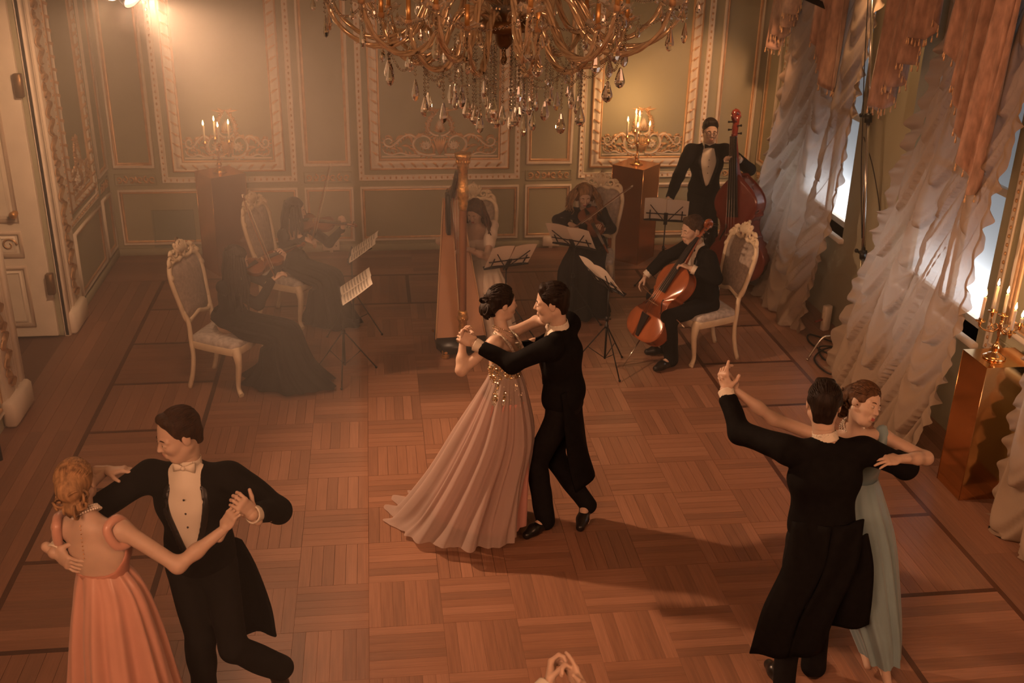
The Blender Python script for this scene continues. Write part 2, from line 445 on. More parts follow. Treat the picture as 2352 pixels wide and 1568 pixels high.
def bead_frame(frame, parent, u0, u1, v0, v1, w=.066):
    o = build_on(frame_sweep(u0, u1, v0, v1, [(0, 0), (0, .016), (.008, .02), (.014, .012), (w-.014, .012), (w-.008, .02), (w, .016), (w, 0)]), frame, 'bead_frame', M_WHITE, parent)
    m = MB()
    def rose(u, v): m.ball((u, v, .014), (.011, .017, .012), 6, 4)
    z = v0+.03
    while z < min(v1, 3.0): rose(u0+w/2, z); rose(u1-w/2, z); z += .066
    u = u0+w/2+.066
    while u < u1-w/2-.03: rose(u, v0+w/2); u += .066
    s = build_on(m, frame, 'beading', M_GOLDP, o); s['kind'] = 'stuff'
    return o
def cartouche(frame, parent, uc, v0, half, top):
    """carved scroll crest inside a large panel: mirrored C-scrolls fringed with acanthus, a wreath and a bow"""
    ks = half/.64; kv = (top-v0)/.54
    root = build_on(MB().box((uc-.66*ks, v0-.008, 0), (uc+.66*ks, v0+.008, .010)), frame, 'scroll_crest', M_WHITE, parent, False)
    def T(p, s): return (uc+s*p[0]*ks, v0+p[1]*kv)
    def fringe(m, q, s, side, w, step=3, ln=.05):
        for i in range(2, len(q)-2, step):
            d = np.array(q[i+1])-np.array(q[i-1]); d = d/max(np.linalg.norm(d), 1e-6); nn = np.array([-d[1], d[0]])*side*s
            k = 1-.5*i/len(q); leaf2(m, q[i], tuple(np.array(q[i])+nn*ln*k+d*ln*.7*k), w*k, .022)
    curves = (([(.05, .02), (.15, .015), (.25, .05), (.30, .13), (.27, .21), (.19, .24), (.12, .21), (.10, .15), (.135, .095), (.19, .10), (.205, .145), (.17, .165)], .019, .010, 1),
              ([(.27, .22), (.34, .25), (.42, .225), (.49, .16), (.56, .115), (.62, .135), (.625, .19), (.575, .21), (.54, .175), (.565, .15)], .016, .008, 1),
              ([(.22, .03), (.34, .012), (.45, .04), (.54, .022), (.62, .04), (.65, .09)], .013, .006, -1),
              ([(.01, .235), (.07, .25), (.125, .30), (.135, .37), (.10, .44), (.035, .49)], .013, .009, 1))
    for s in (1, -1):
        g = MB()
        for pts, r0, r1, sd in curves:
            m = MB(); q = [T(p[:2], s) for p in catmull(pts, 6)]
            relief(m, q, r0, r1, .9)
            build_on(m, frame, 'scroll', M_WHITE, root)
            q2 = [T((p[0]*.985, p[1]+.012), s) for p in catmull(pts, 6)]
            relief(g, q2, r0*.38, r1*.4, 1.2, 5, r0*.75); fringe(g, q, s, -sd, .013, 3, .052)
        for b_, t_, w_ in (((.16, .25), (.30, .19), .024), ((.31, .15), (.40, .27), .022), ((.41, .24), (.50, .18), .02), ((.24, .03), (.36, .095), .02), ((.42, .05), (.50, .11), .018), ((.07, .03), (.10, .16), .02), ((.54, .215), (.62, .235), .014), ((.33, .10), (.44, .12), .018), ((.48, .07), (.58, .09), .016)):
            leaf2(g, T(b_, s), T(t_, s), w_, .026, .14*s)
        build_on(g, frame, 'acanthus_spray', M_GOLDP, root)
        m = MB()
        for k in range(15):
            a = k/14; x = .14-.105*a+.032*math.sin(a*PI); p_ = T((x, .26+.26*a), s)
            for e in (-1, 1): leaf2(m, p_, T((x+.03*e+.012*math.cos(k*2.1), .26+.26*a+.028), s), .010, .026)
        for k in range(4): leaf2(m, T((.02, .52), s), T((.07+.045*k, .555-.012*k+.022*(k % 2)), s), .012, .022)
        build_on(m, frame, 'garland', M_GOLDP, root)
        m = MB(); c = T((.155, .125), s)
        for k in range(9): a = -PI*.25+k*PI*1.5/8; leaf2(m, c, (c[0]+s*.062*math.cos(a), c[1]+.062*math.sin(a)), .012, .03)
        build_on(m, frame, 'shell_boss', M_WHITE, root)
    m = MB(); c = T((0, .28), 1)
    for k in range(11): a = PI*.06+k*PI*.88/10; leaf2(m, c, (c[0]+.075*math.cos(a), c[1]+.13*math.sin(a)), .011, .03)
    for k in range(7): leaf2(m, T((0, .01), 1), (T((0, .02), 1)[0]+(k-3)*.026, T((0, .23), 1)[1]), .016, .03)
    build_on(m, frame, 'palmette', M_GOLDP, root)
    m = MB()
    for k in range(7): a = PI*(.5-.3)+k*PI*.6/6; leaf2(m, T((0, .29), 1), (c[0]+.05*math.cos(a), c[1]+.16*math.sin(a)), .009, .034)
    build_on(m, frame, 'lyre_leaf', M_WHITE, root)
    return root
def frieze(frame, parent, u0, u1, v0, v1):
    root = build_on(frame_sweep(u0, u1, v0, v1, [(0, 0), (0, .012), (.008, .014), (.014, 0)]), frame, 'frieze_panel', M_WALL, parent)
    c = (u0+u1)/2; h = (v1-v0)/2; vm = (v0+v1)/2; m = MB(); W = (u1-u0)/2
    for s in (1, -1):
        for k, x in enumerate((.22, .52, .80)):
            relief(m, spiral((c+s*x*W, vm), h*.62, h*.12, PI*(.5 if k % 2 else -.5), s*(1.1 if k % 2 else -1.1), 12), .011, .006, .8, 5)
            leaf2(m, (c+s*(x-.12)*W, vm-h*.5), (c+s*(x+.1)*W, vm-h*.62), .012, .016)
    leaf2(m, (c, vm-h*.6), (c, vm+h*.6), .022, .022)
    build_on(m, frame, 'carved_scrollwork', M_GOLDP, root)
def wall_ornament_back(w):
    H = 4.6
    for u0, u1 in ((-2.37, -.87), (-.18, 1.69), (2.38, 3.88)):
        bead_frame(BACK, w, u0, u1, .845, H)
        rope_frame(BACK, w, u0+.13, u1-.13, .97, H-.12)
        cartouche(BACK, w, (u0+u1)/2, 1.125, (u1-u0)/2-.29, 1.66)
    for u0, u1 in ((-2.885, -2.43), (-.80, -.26), (1.758, 2.305), (3.985, 4.46)):
        gilded_frame(BACK, w, u0, u1, 1.02, H); frieze(BACK, w, u0, u1, .825, .955)
    for u0, u1 in ((-2.87, -.88), (-.80, -.247), (-.167, 1.68), (1.757, 2.307), (2.385, 3.875), (3.985, 4.46)):
        gilded_frame(BACK, w, u0, u1, .125, .775, .05)
def boxwall(name, lo, hi, label):
    o = MB().box(lo, hi).build(name, M_WALL, smooth=False)
    return tag(o, label, 'wall', kind='structure')
wb = boxwall('wall_back', (XL-.3, YB, -.05), (XR+.3, YB+.25, ZC), 'sage green back wall with white and gilded panel mouldings')
wall_ornament_back(wb)
build_on(MB().box((-2.53, .085, -.02), (-2.065, .53, .006)), BACK, 'vent_panel', mat('vent_grey', (.27, .29, .22), .7), wb, False)
build_on(frame_sweep(-2.53, -2.065, .085, .53, [(0, 0), (0, .016), (.02, .016), (.02, .006)]), BACK, 'vent_frame', mat('vent_grey', (.3, .3, .22)), wb, False)
# ---- left wall with a doorway
wl = MB()
wl.box((XL-.28, YF, 0), (XL, 8.30, ZC)).box((XL-.28, 9.72, 0), (XL, YB, ZC)).box((XL-.28, 8.30, 3.15), (XL, 9.72, ZC))
wl = tag(wl.build('wall_left', M_WALL, smooth=False), 'sage green side wall with carved doorway and gilded panels', 'wall', kind='structure')
gilded_frame(LEFT, wl, 11.62, 12.02, 1.02, 4.6); gilded_frame(LEFT, wl, 11.62, 12.02, .125, .775, .05)
frieze(LEFT, wl, 11.62, 12.02, .825, .955)
bead_frame(LEFT, wl, 10.36, 11.52, .845, 4.6); rope_frame(LEFT, wl, 10.43, 11.42, .97, 4.5, .11); cartouche(LEFT, wl, 10.92, 1.10, .36, 1.62)
gilded_frame(LEFT, wl, 10.42, 11.52, .125, .775, .05)
gilded_frame(LEFT, wl, 5.9, 7.9, .125, .775, .05); bead_frame(LEFT, wl, 5.9, 7.9, .845, 4.6); rope_frame(LEFT, wl, 6.03, 7.77, .97, 4.5)
def door_casing():
    root = tag(MB().box((XL, 9.70, 0), (XL+.035, 10.30, 3.2)).build('trim_1', M_WHITE, smooth=False), 'cream carved casing round the open doorway', 'door casing', kind='structure')
    m = MB().box((XL, 7.86, 0), (XL+.035, 8.32, 3.2)); m.build('casing_jamb', M_WHITE, root, False)
    MB().box((XL, 7.86, 3.12), (XL+.035, 10.30, 3.5)).build('casing_head', M_WHITE, root, False)
    for y0, y1, s in ((9.70, 10.30, 1), (7.86, 8.32, -1)):
        a = y0 if s > 0 else y1
        for k, (d0, d1, h) in enumerate(((.0, .10, .055), (.13, .16, .05), (.20, .23, .06))):
            MB().box((XL, min(a+s*d0, a+s*d1), .0), (XL+h, max(a+s*d0, a+s*d1), 3.15), .008).build('casing_reed', M_WHITE, root)
        yc = a+s*.33
        MB().box((XL, yc-.085, .18), (XL+.05, yc+.085, 3.15), .01).build('carved_band', M_WHITE, root)
        m = MB(); z = .3
        while z < 3.05:
            relief(m, [(yc+.06*math.sin(t*2*PI)*(1 if int(z*10) % 2 else -1), z+.15*t) for t in np.linspace(0, 1, 9)], .02, .012, .7, 6, .05)
            leaf2(m, (yc-.04, z+.02), (yc+.05, z+.12), .03, .03); z += .155
        m.v = [(p[0], p[1], p[2]+(.045 if p[2] < .045 else 0)) for p in m.v]
        build_on(m, LEFT, 'carved_leafwork', M_GOLDP, root)
        lo, hi = sorted((a+s*.02, a+s*.50))
        MB().box((XL, lo, 0), (XL+.11, hi, .22), .025).build('plinth_block', M_WHITE, root)
door_casing()
def door_leaf():
    root = tag(MB().box((-4.05, 9.66, .02), (-3.0, 9.71, 3.1), .004).build('door_1', M_WHITE, smooth=False), 'cream panelled door leaf standing open in the doorway', 'door', kind='structure')
    F = ((0, 9.66, 0), (1, 0, 0), (0, 0, 1), (0, -1, 0))
    PM = mat('door_panel_wood', (.60, .47, .36), .5)
    for v0, v1 in ((.12, .72), (.80, 1.05), (1.13, 2.9)):
        o = build_on(frame_sweep(-3.9, -3.18, v0, v1, [(0, 0), (.0, .008), (.02, .02), (.035, .006), (.05, -.012)]), F, 'door_panel', PM, root)
        build_on(frame_sweep(-3.84, -3.24, v0+.05, v1-.05, [(0, 0), (.012, .014), (.024, 0)]), F, 'panel_bead', M_WHITE, o)
    m = MB()
    for s in (0, 1, 2): relief(m, spiral((-3.3-.22*s, .925), .07, .015, 0, 1.2), .012, .006)
    build_on(m, F, 'carved_scrollwork', M_GOLDP, root)
    MB().lathe([(0.0, 0), (.028, .005), (.028, .02), (.012, .03), (.012, .05), (.03, .06), (.034, .08), (.02, .095), (0, .1)], 12, (-3.20, 9.66, 1.22), 'y').move(Matrix.Translation((0, 2*9.66, 0)) @ Matrix.Scale(-1, 4, (0, 1, 0))).build('door_knob', M_GOLD, root)
    for z in (.55, 2.35): MB().box((-3.02, 9.60, z-.1), (-2.955, 9.665, z+.1), .006).build('hinge', mat('dark_brass', (.25, .15, .07), .4, .7), root)
door_leaf()
hall = MB().box((-4.35, 8.2, -.06), (XL-.28, 9.9, -.004)); hall = tag(hall.build('floor_hall', W_DARK, smooth=False), 'dark floor of the passage beyond the doorway', 'floor', kind='structure')
hw = MB().box((-4.35, 9.9, 0), (XL-.28, 10.0, ZC)).box((-4.4, 8.1, 0), (-4.3, 10, ZC)).box((-4.35, 8.0, 0), (XL-.28, 8.1, ZC))
tag(hw.build('wall_hall', M_WALL, smooth=False), 'dim passage walls beyond the open doorway', 'wall', kind='structure')
# ---- right wall with tall windows
WIN = [(9.50, 11.12, .88, 4.4), (6.98, 8.52, .85, 4.4), (4.3, 6.0, .85, 4.4)]
wr = MB(); ys = [YF]+[y for a in reversed(WIN) for y in a[:2]]+[YB]
for k in range(0, len(ys), 2): wr.box((XR, ys[k], 0), (XR+.3, ys[k+1], ZC))
for y0, y1, z0, z1 in WIN: wr.box((XR, y0, 0), (XR+.22, y1, z0)).box((XR, y0, z1), (XR+.3, y1, ZC))
wr = tag(wr.build('wall_right', M_WALL, smooth=False), 'sage green window wall with gilded panels and piers', 'wall', kind='structure')
for y0, y1 in ((11.62, 12.02), (11.26, 11.56)):
    fr = (lambda *a: gilded_frame(RIGHT, wr, -y1, -y0, *a))
    if y0 > 11.5: fr(1.02, 4.6); fr(.125, .775, .05); frieze(RIGHT, wr, -12.02, -11.62, .825, .955)
bead_frame(RIGHT, wr, -11.52, -11.18, .845, 4.6); gilded_frame(RIGHT, wr, -11.52, -11.18, .125, .775, .05)
bead_frame(RIGHT, wr, -6.86, -6.1, .86, 4.6); gilded_frame(RIGHT, wr, -6.70, -6.18, 1.08, 4.5, .11); frieze(RIGHT, wr, -6.72, -6.16, .86, 1.0); gilded_frame(RIGHT, wr, -6.74, -6.12, .12, .775, .05)
M_PANE = bpy.data.materials.new('frosted_window_glass'); M_PANE.use_nodes = True
_n = M_PANE.node_tree; _n.nodes.clear(); _o = _n.nodes.new('ShaderNodeOutputMaterial'); _t = _n.nodes.new('ShaderNodeBsdfTranslucent'); _t.inputs[0].default_value = (.92, .95, 1, 1); _n.links.new(_t.outputs[0], _o.inputs[0])
for i, (y0, y1, z0, z1) in enumerate(WIN):
    w = tag(MB().box((XR+.2, y0, z0), (XR+.215, y1, z1)).build('window_%d' % (i+1), M_PANE, smooth=False), 'bright tall window behind gathered sheer curtain', 'window', kind='structure')
    for zz in (z0+.03, z0+1.1, z0+2.2, z1-.03): MB().box((XR+.16, y0, zz-.03), (XR+.2, y1, zz+.03)).build('window_bar', M_WHITE, w, False)
    for yy in (y0+.03, (y0+y1)/2, y1-.03): MB().box((XR+.155, yy-.03, z0), (XR+.2, yy+.03, z1)).build('window_bar', M_WHITE, w, False)
    MB().box((XR-.05, y0-.04, z0-.05), (XR+.2, y1+.04, z0), .01).build('window_sill', M_WHITE, w)
    lamp('AREA', 'sill_lamp_outside', (XR+.40, (y0+y1)/2, z0+.20), 30, (1.0, .96, .90), (XR, (y0+y1)/2, z0+.22), shape='RECTANGLE', size=1.4, size_y=.3)  # area lamp added low outside, brightens the pane near the sill
# ---- ceiling, wall behind the camera, skirting
tag(MB().box((XL-.3, YF, ZC), (XR+.3, YB+.25, ZC+.1)).build('ceiling', M_CEIL, smooth=False), 'plain white ceiling high above the room', 'ceiling', kind='structure')
boxwall('wall_front', (XL-.3, YF-.2, 0), (XR+.3, YF, ZC), 'sage green wall facing the musicians')
for nm, lo, hi in (('baseboard_back', (XL, YB-.025, 0), (XR, YB, .085)), ('baseboard_left', (XL, 10.32, 0), (XL+.025, YB, .085)), ('baseboard_right', (XR-.025, 11.15, 0), (XR, YB, .085))):
    tag(MB().box(lo, hi, .006).build(nm, M_WALL), 'low sage green skirting along the wall', 'baseboard', kind='structure')
# ---- haze
hz = mat('haze', (1, 1, 1)); nt = hz.node_tree; nt.nodes.clear()
vo = nt.nodes.new('ShaderNodeVolumeScatter'); vo.inputs['Color'].default_value = (1, .96, .9, 1); vo.inputs['Density'].default_value = .030; vo.inputs['Anisotropy'].default_value = .25
ou = nt.nodes.new('ShaderNodeOutputMaterial'); nt.links.new(vo.outputs[0], ou.inputs['Volume'])
tag(MB().box((XL-.02, 6.45, .01), (XR+.1, YB-.005, ZC-.02)).build('stage_haze', hz, smooth=False), 'thin warm stage haze hanging among the musicians', 'haze', kind='stuff')
for _r, _d in ((3.5, .011), (2.5, .014), (1.6, .016)):
    _m = MB().ball((-2.6, 7.7, 1.7), _r, 28, 16)
    _m.v = [(min(max(x, XL-.01-.001*_r), XR), min(y, YB-.004-.001*_r), min(max(z, .012+.001*_r), ZC-.03)) for x, y, z in _m.v]
    _hm = hz.copy(); _hm.node_tree.nodes['Volume Scatter'].inputs['Density'].default_value = _d
    tag(_m.build('stage_haze', _hm, smooth=False), 'denser warm stage haze drifting from the lamp by the doorway', 'haze', 'haze by the doorway', 'stuff')
hz2 = hz.copy(); hz2.node_tree.nodes['Volume Scatter'].inputs['Density'].default_value = .034
tag(MB().box((XL-.02, 2.6, .01), (-.12, 6.445, ZC-.02)).build('stage_haze', hz2, smooth=False), 'thin warm stage haze drifting on the doorway side', 'haze', kind='stuff')
# ================================================================== curtains and drapes
def sheer_mat():
    m = bpy.data.materials.new('sheer_cloth'); m.use_nodes = True; nt = m.node_tree; L = nt.links; nt.nodes.clear()
    o = nt.nodes.new('ShaderNodeOutputMaterial'); d = nt.nodes.new('ShaderNodeBsdfDiffuse'); t = nt.nodes.new('ShaderNodeBsdfTranslucent'); p = nt.nodes.new('ShaderNodeBsdfTransparent')
    d.inputs[0].default_value = (.40, .30, .215, 1); t.inputs[0].default_value = (.60, .51, .42, 1); p.inputs[0].default_value = (.95, .93, .9, 1)
    a = nt.nodes.new('ShaderNodeMixShader'); b = nt.nodes.new('ShaderNodeMixShader'); a.inputs[0].default_value = .22; b.inputs[0].default_value = .09
    L.new(d.outputs[0], a.inputs[1]); L.new(t.outputs[0], a.inputs[2]); L.new(a.outputs[0], b.inputs[1]); L.new(p.outputs[0], b.inputs[2]); L.new(b.outputs[0], o.inputs[0])
    return m
M_SHEER = sheer_mat()
M_PEACH = mat('peach_damask', (.42, .25, .175), .75, sheen=.3, noise=(26, .3, (1, 1, .35)))
def sheer_curtain(label, y0, y1, ztop, cols, xw, xb, spread, seed, ruf=(.10, .10)):
    """gathered sheer blind: columns of deep swags between shirred tapes; y0 far edge, y1 near edge; xb x of the foot"""
    rs = np.random.default_rng(seed); yc = (y0+y1)/2
    root = thing('sheer_curtain', label, 'curtain', (xw, yc, 0), 0, None)
    ph = rs.uniform(0, 1, cols+2); nr = rs.uniform(.9, 1.12, cols+2); foot = rs.uniform(-.05, .14, cols+2); lf = rs.uniform(-.5, .5, cols+2)
    ROWS = ztop/.40
    def pt(u, v):
        c = min(int(u*cols), cols-1); t = u*cols-c; sag = 4*t*(1-t)
        tt = t+lf[c]*.22*math.sin(PI*t)                     # swags lean to one side
        sg = 4*tt*(1-tt)
        s = v*ROWS*(nr[c]*(1-t)+nr[c+1]*t)+ph[c]*(1-t)+ph[c+1]*t-.95*sg+.22*math.sin(6*v+2.3*c)+.12*math.sin(17*v+c*1.7)
        saw = s-math.floor(s)
        f = 1.1*saw**1.25*(1-saw**9)+.20*math.sin(2*PI*s*2+3*t)*(.4+.6*saw)+.09*math.sin(2*PI*s*3.3+7*t+c)
        d = (.055+.075*v)*sag**.6*f+.07*v*sag
        x = -(.03+.04*v)+v**1.6*(xb-xw)-d+.010*math.sin(s*15)*(1-sag)
        y = y0+(y1-y0)*u-yc+spread*(min(v, .85)-.35)*(1-u)+.05*(1-sag)*math.sin(4*v*PI+c*1.9+seed)*v
        z = ztop*(1-v)+.02*math.sin(2*PI*s)*sag-.12*sag*v**6+foot[c]*v*v*sag
        return (x, y, max(z, .006))
    MB().grid(pt, 24*cols+1, 200).build('swagged_cloth', M_SHEER, root)
    for side, u, w in ((1, 0.0, ruf[0]), (-1, 1.0, ruf[1])):
        q = rs.uniform(0, 6, 6)
        def rf(s, v):
            b = pt(u, v); a = v*ztop*34+2.5*math.sin(v*11+q[0])+q[1]
            amp = .6+.4*math.sin(v*37+q[2])
            r = s*w*(.82+.16*math.sin(a*.37+q[3])+.10*math.sin(a*.83+q[4]))
            return (b[0]-.02-s*(.030*math.sin(a)+.018*math.sin(1.9*a+q[5]))*amp-.01*s, b[1]+side*r, max(b[2]-.05*s+.018*s*math.cos(a*.9)*amp, .005))
        MB().grid(rf, 7, 640).build('side_ruffle', M_SHEER, root)
    return root
sheer_curtain('ruched sheer curtain on the window behind the double bass and chrome pole', 10.86, 9.24, 4.3, 4, 4.50, 4.20, .30, 3)
sheer_curtain('ruched sheer curtain on the window beside the front gold pedestal', 7.82, 6.78, 4.3, 4, 4.50, 4.16, .80, 8, (.24, .10))
sheer_curtain('ruched sheer curtain edge beyond the front gold pedestal at the wall panel', 5.90, 4.4, 4.3, 4, 4.50, 4.34, .0, 5)
def drape(label, ys, zs, x0, folds, seed, fringe=True):
    """hanging swag tail: pleats whose lower edge steps from zs[0] to zs[1] across ys"""
    root = thing('peach_drape', label, 'drape', (x0, (ys[0]+ys[1])/2, 0))
    yc = (ys[0]+ys[1])/2
    zt = 4.35
    def low(u): return zs[0]+(zs[1]-zs[0])*u + .05*math.sin(u*folds*2*PI+.6)
    def fn(u, v):
        a = u*folds*2*PI
        d = .065*math.sin(a+.5*math.sin(3*v+seed))+.03*math.sin(a*2.3+seed+v*2)
        z = zt+(low(u)-zt)*v
        return (-.10-d*(.6+.5*v)-.05*v, ys[0]+(ys[1]-ys[0])*u-yc+.02*math.sin(a*.5+3*v), z)
    m = MB().grid(fn, folds*14+1, 40); o = m.build('pleated_cloth', M_PEACH, root)
    sd = o.modifiers.new('thick', 'SOLIDIFY'); sd.thickness = .006
    if fringe:
        m = MB(); n = int(abs(ys[1]-ys[0])/.022*1.6)
        for k in range(n):
            b = Vector(fn(k/(n-1), 1.0)); m.lathe([(.001, .004), (.006, -.008), (.003, -.016), (.008, -.03), (.009, -.05), (.004, -.055)], 6, b)
        t = m.build('tassel_fringe', M_GOLDP, root); t['kind'] = 'stuff'
    return root
GD = 'peach curtain tails'
drape('peach damask curtain tail beside the narrow gilded wall panel', (11.22, 10.72), (2.42, 2.95), 4.42, 4, 1)
drape('long peach damask curtain tail hanging beside the chrome lamp stand', (10.02, 9.62), (2.72, 2.28), 4.40, 3, 2)
drape('broad peach damask tail with draped edge over the window-lit ruffle', (8.62, 7.92), (2.26, 3.10), 4.40, 4, 3)
drape('peach damask tail tapering to a point over the front sheer curtain', (7.45, 6.86), (2.95, 2.02), 4.36, 4, 4)
# ================================================================== pedestals, candles, stands
def pedestal(label, corners, h, mt, group='mirrored pedestals'):
    """corners: four floor points"""
    c = [sum(p[0] for p in corners)/4, sum(p[1] for p in corners)/4]
    root = thing('mirrored_pedestal', label, 'pedestal', (c[0], c[1], 0), 0, group)
    P = [(x-c[0], y-c[1]) for x, y in corners]
    n = 4
    for i in range(4):                                     # four mirror sides and a top, with a fine edge line
        a, b = P[i], P[(i+1) % 4]; k = .994
        m = MB().add([(a[0]*k, a[1]*k, 0), (b[0]*k, b[1]*k, 0), (b[0]*k, b[1]*k, h-.002), (a[0]*k, a[1]*k, h-.002)], [(0, 1, 2, 3)])
        m.build('mirror_side', mt, root, False)
    MB().prism([(x*1.004, y*1.004) for x, y in P][::-1], h-.006, h, 'xy').build('mirror_top', mt, root, False)
    for p in P: MB().cyl((p[0]*.994, p[1]*.994, 0), (p[0]*.994, p[1]*.994, h-.004), .003, n=6).build('edge_strip', M_BRASS, root)
    return root
def quad(cx, cy, s, a):
    return [(cx+s*.7071*math.cos(a+PI/4+k*PI/2), cy+s*.7071*math.sin(a+PI/4+k*PI/2)) for k in range(4)]
M_GOLDMIR = mat('gold_mirror', (.78, .46, .20), .13, 1.0, noise=(2.5, .05))
pedestal('copper mirrored pedestal carrying candles by the grey vent panel', quad(-1.655, 11.55, .40, math.radians(32)), 1.10, M_COPPER)
pedestal('copper mirrored pedestal carrying candles behind the curly-haired violinist', quad(2.965, 11.62, .40, math.radians(-42)), 1.12, M_COPPER)
pedestal('gold mirrored pedestal carrying candles beside the window curtain', [(4.10, 6.10), (4.49, 6.10), (4.49, 6.42), (4.10, 6.42)], 1.05, M_GOLDMIR)
M_WAX = mat('candle_wax', (.86, .74, .56), .5, sss=.2)
M_FLAME = mat('candle_flame', (1, .7, .3), .5, emis=(1, .62, .22), emis_s=26)
M_WICK = mat('wick', (.02, .02, .02))
def candelabra(label, loc, rz, arms, height=.42, group='candelabra on pedestals', light=2.2):
    root = thing('candelabra', label, 'candelabra', loc, rz, group)
    MB().lathe([(0, 0), (.075, 0), (.078, .008), (.06, .018), (.05, .022), (.048, .03), (.025, .04), (.018, .055), (.026, .07), (.03, .085), (.018, .105), (.010, .125)], 20).build('foot', M_BRASS, root)
    MB().lathe([(.010, .12), (.008, .16), (.012, height-.16), (.017, height-.14), (.010, height-.12), (.014, height-.10), (.02, height-.09), (.012, height-.075), (.012, height-.05)], 12).build('stem', M_BRASS, root)
    for k, (ang, r, top, ch) in enumerate(arms):
        z0 = height-.10; zt = top
        if r > 0:
            d = (math.cos(ang), math.sin(ang))
            pts = catmull([(0, 0, z0), (d[0]*r*.35, d[1]*r*.35, z0-.035), (d[0]*r*.8, d[1]*r*.8, z0-.02), (d[0]*r, d[1]*r, zt-.03)], 6)
            MB().tube(pts, .0055, 7).tube([(d[0]*(r*.45+.02*math.cos(t)), d[1]*(r*.45+.02*math.cos(t)), z0-.01+.02*math.sin(t)) for t in np.linspace(0, 5, 12)], .0035, 6).build('arm', M_BRASS, root)
            cx, cyy = d[0]*r, d[1]*r
        else: cx = cyy = 0; zt = top
        cp = MB().lathe([(.004, zt-.035), (.01, zt-.02), (.013, zt), (.032, zt+.006), (.034, zt+.011), (.014, zt+.012), (.014, zt+.03), (.0, zt+.03)], 14, (cx, cyy, 0)).build('drip_cup', M_BRASS, root)
        cd = empty_thing_candle(root, (loc[0], loc[1], loc[2]), rz, (cx, cyy, zt+.012), ch)
    ld = lamp('POINT', 'candle_light', (loc[0], loc[1], loc[2]+height+.26), light, (1, .52, .2), shadow_soft_size=.10)
    return root
CANDLE_N = [0]
def empty_thing_candle(root, loc, rz, p, ch):
    c, s = math.cos(rz), math.sin(rz)
    base = (loc[0]+p[0]*c-p[1]*s, loc[1]+p[0]*s+p[1]*c, loc[2]+p[2])
    t = thing('candle', 'lit cream taper candle on the %s' % CAND_AT, 'candle', base, 0, 'lit candles on the %s' % CAND_AT)
    MB().lathe([(.0, 0), (.0115, 0), (.0105, ch*.5), (.0098, ch-.006), (.0085, ch), (.004, ch-.003), (0, ch-.003)], 12).tube([(.0105, 0, ch), (.0125, .001, ch-.02), (.0115, .002, ch-.05)], [.002, .003, .0015], 6).build('wax', M_WAX, t)
    MB().cyl((0, 0, ch-.004), (.001, 0, ch+.012), .0012, n=5).build('wick', M_WICK, t)
    MB().lathe([(0, 0), (.0055, .006), (.0085, .016), (.0078, .028), (.004, .042), (.0008, .055)], 10, (0, 0, ch+.004)).build('flame', M_FLAME, t)
CAND_AT = 'candelabra behind the two violinists'
candelabra('slender brass candelabra with four lit candles by the vent panel', (-1.655, 11.55, 1.10), .3, [(PI*.95, .13, .31, .18), (-.05, .13, .31, .18), (PI*.5, .11, .33, .18), (-PI*.5, .11, .31, .18)], .32, light=2.0)
CAND_AT = 'candelabra behind the curly-haired violinist'
candelabra('brass candelabra with five lit candles against the carved crest', (2.965, 11.62, 1.12), 0, [(PI*1.0, .13, .30, .17), (-.25, .12, .26, .165), (PI*.55, .10, .345, .19), (-PI*.62, .10, .26, .165), (0, 0, .345, .19)], .36, light=10.0)
CAND_AT = 'candelabra above the front gold pedestal'
candelabra('brass candelabra with dripping candles on the front gold pedestal', (4.24, 6.26, 1.05), 0, [(PI*.92, .14, .26, .17), (PI*.55, .10, .30, .18), (-PI*.06, .13, .24, .05), (-PI*.45, .10, .22, .16), (0, 0, .31, .15)], .33, light=2.6)
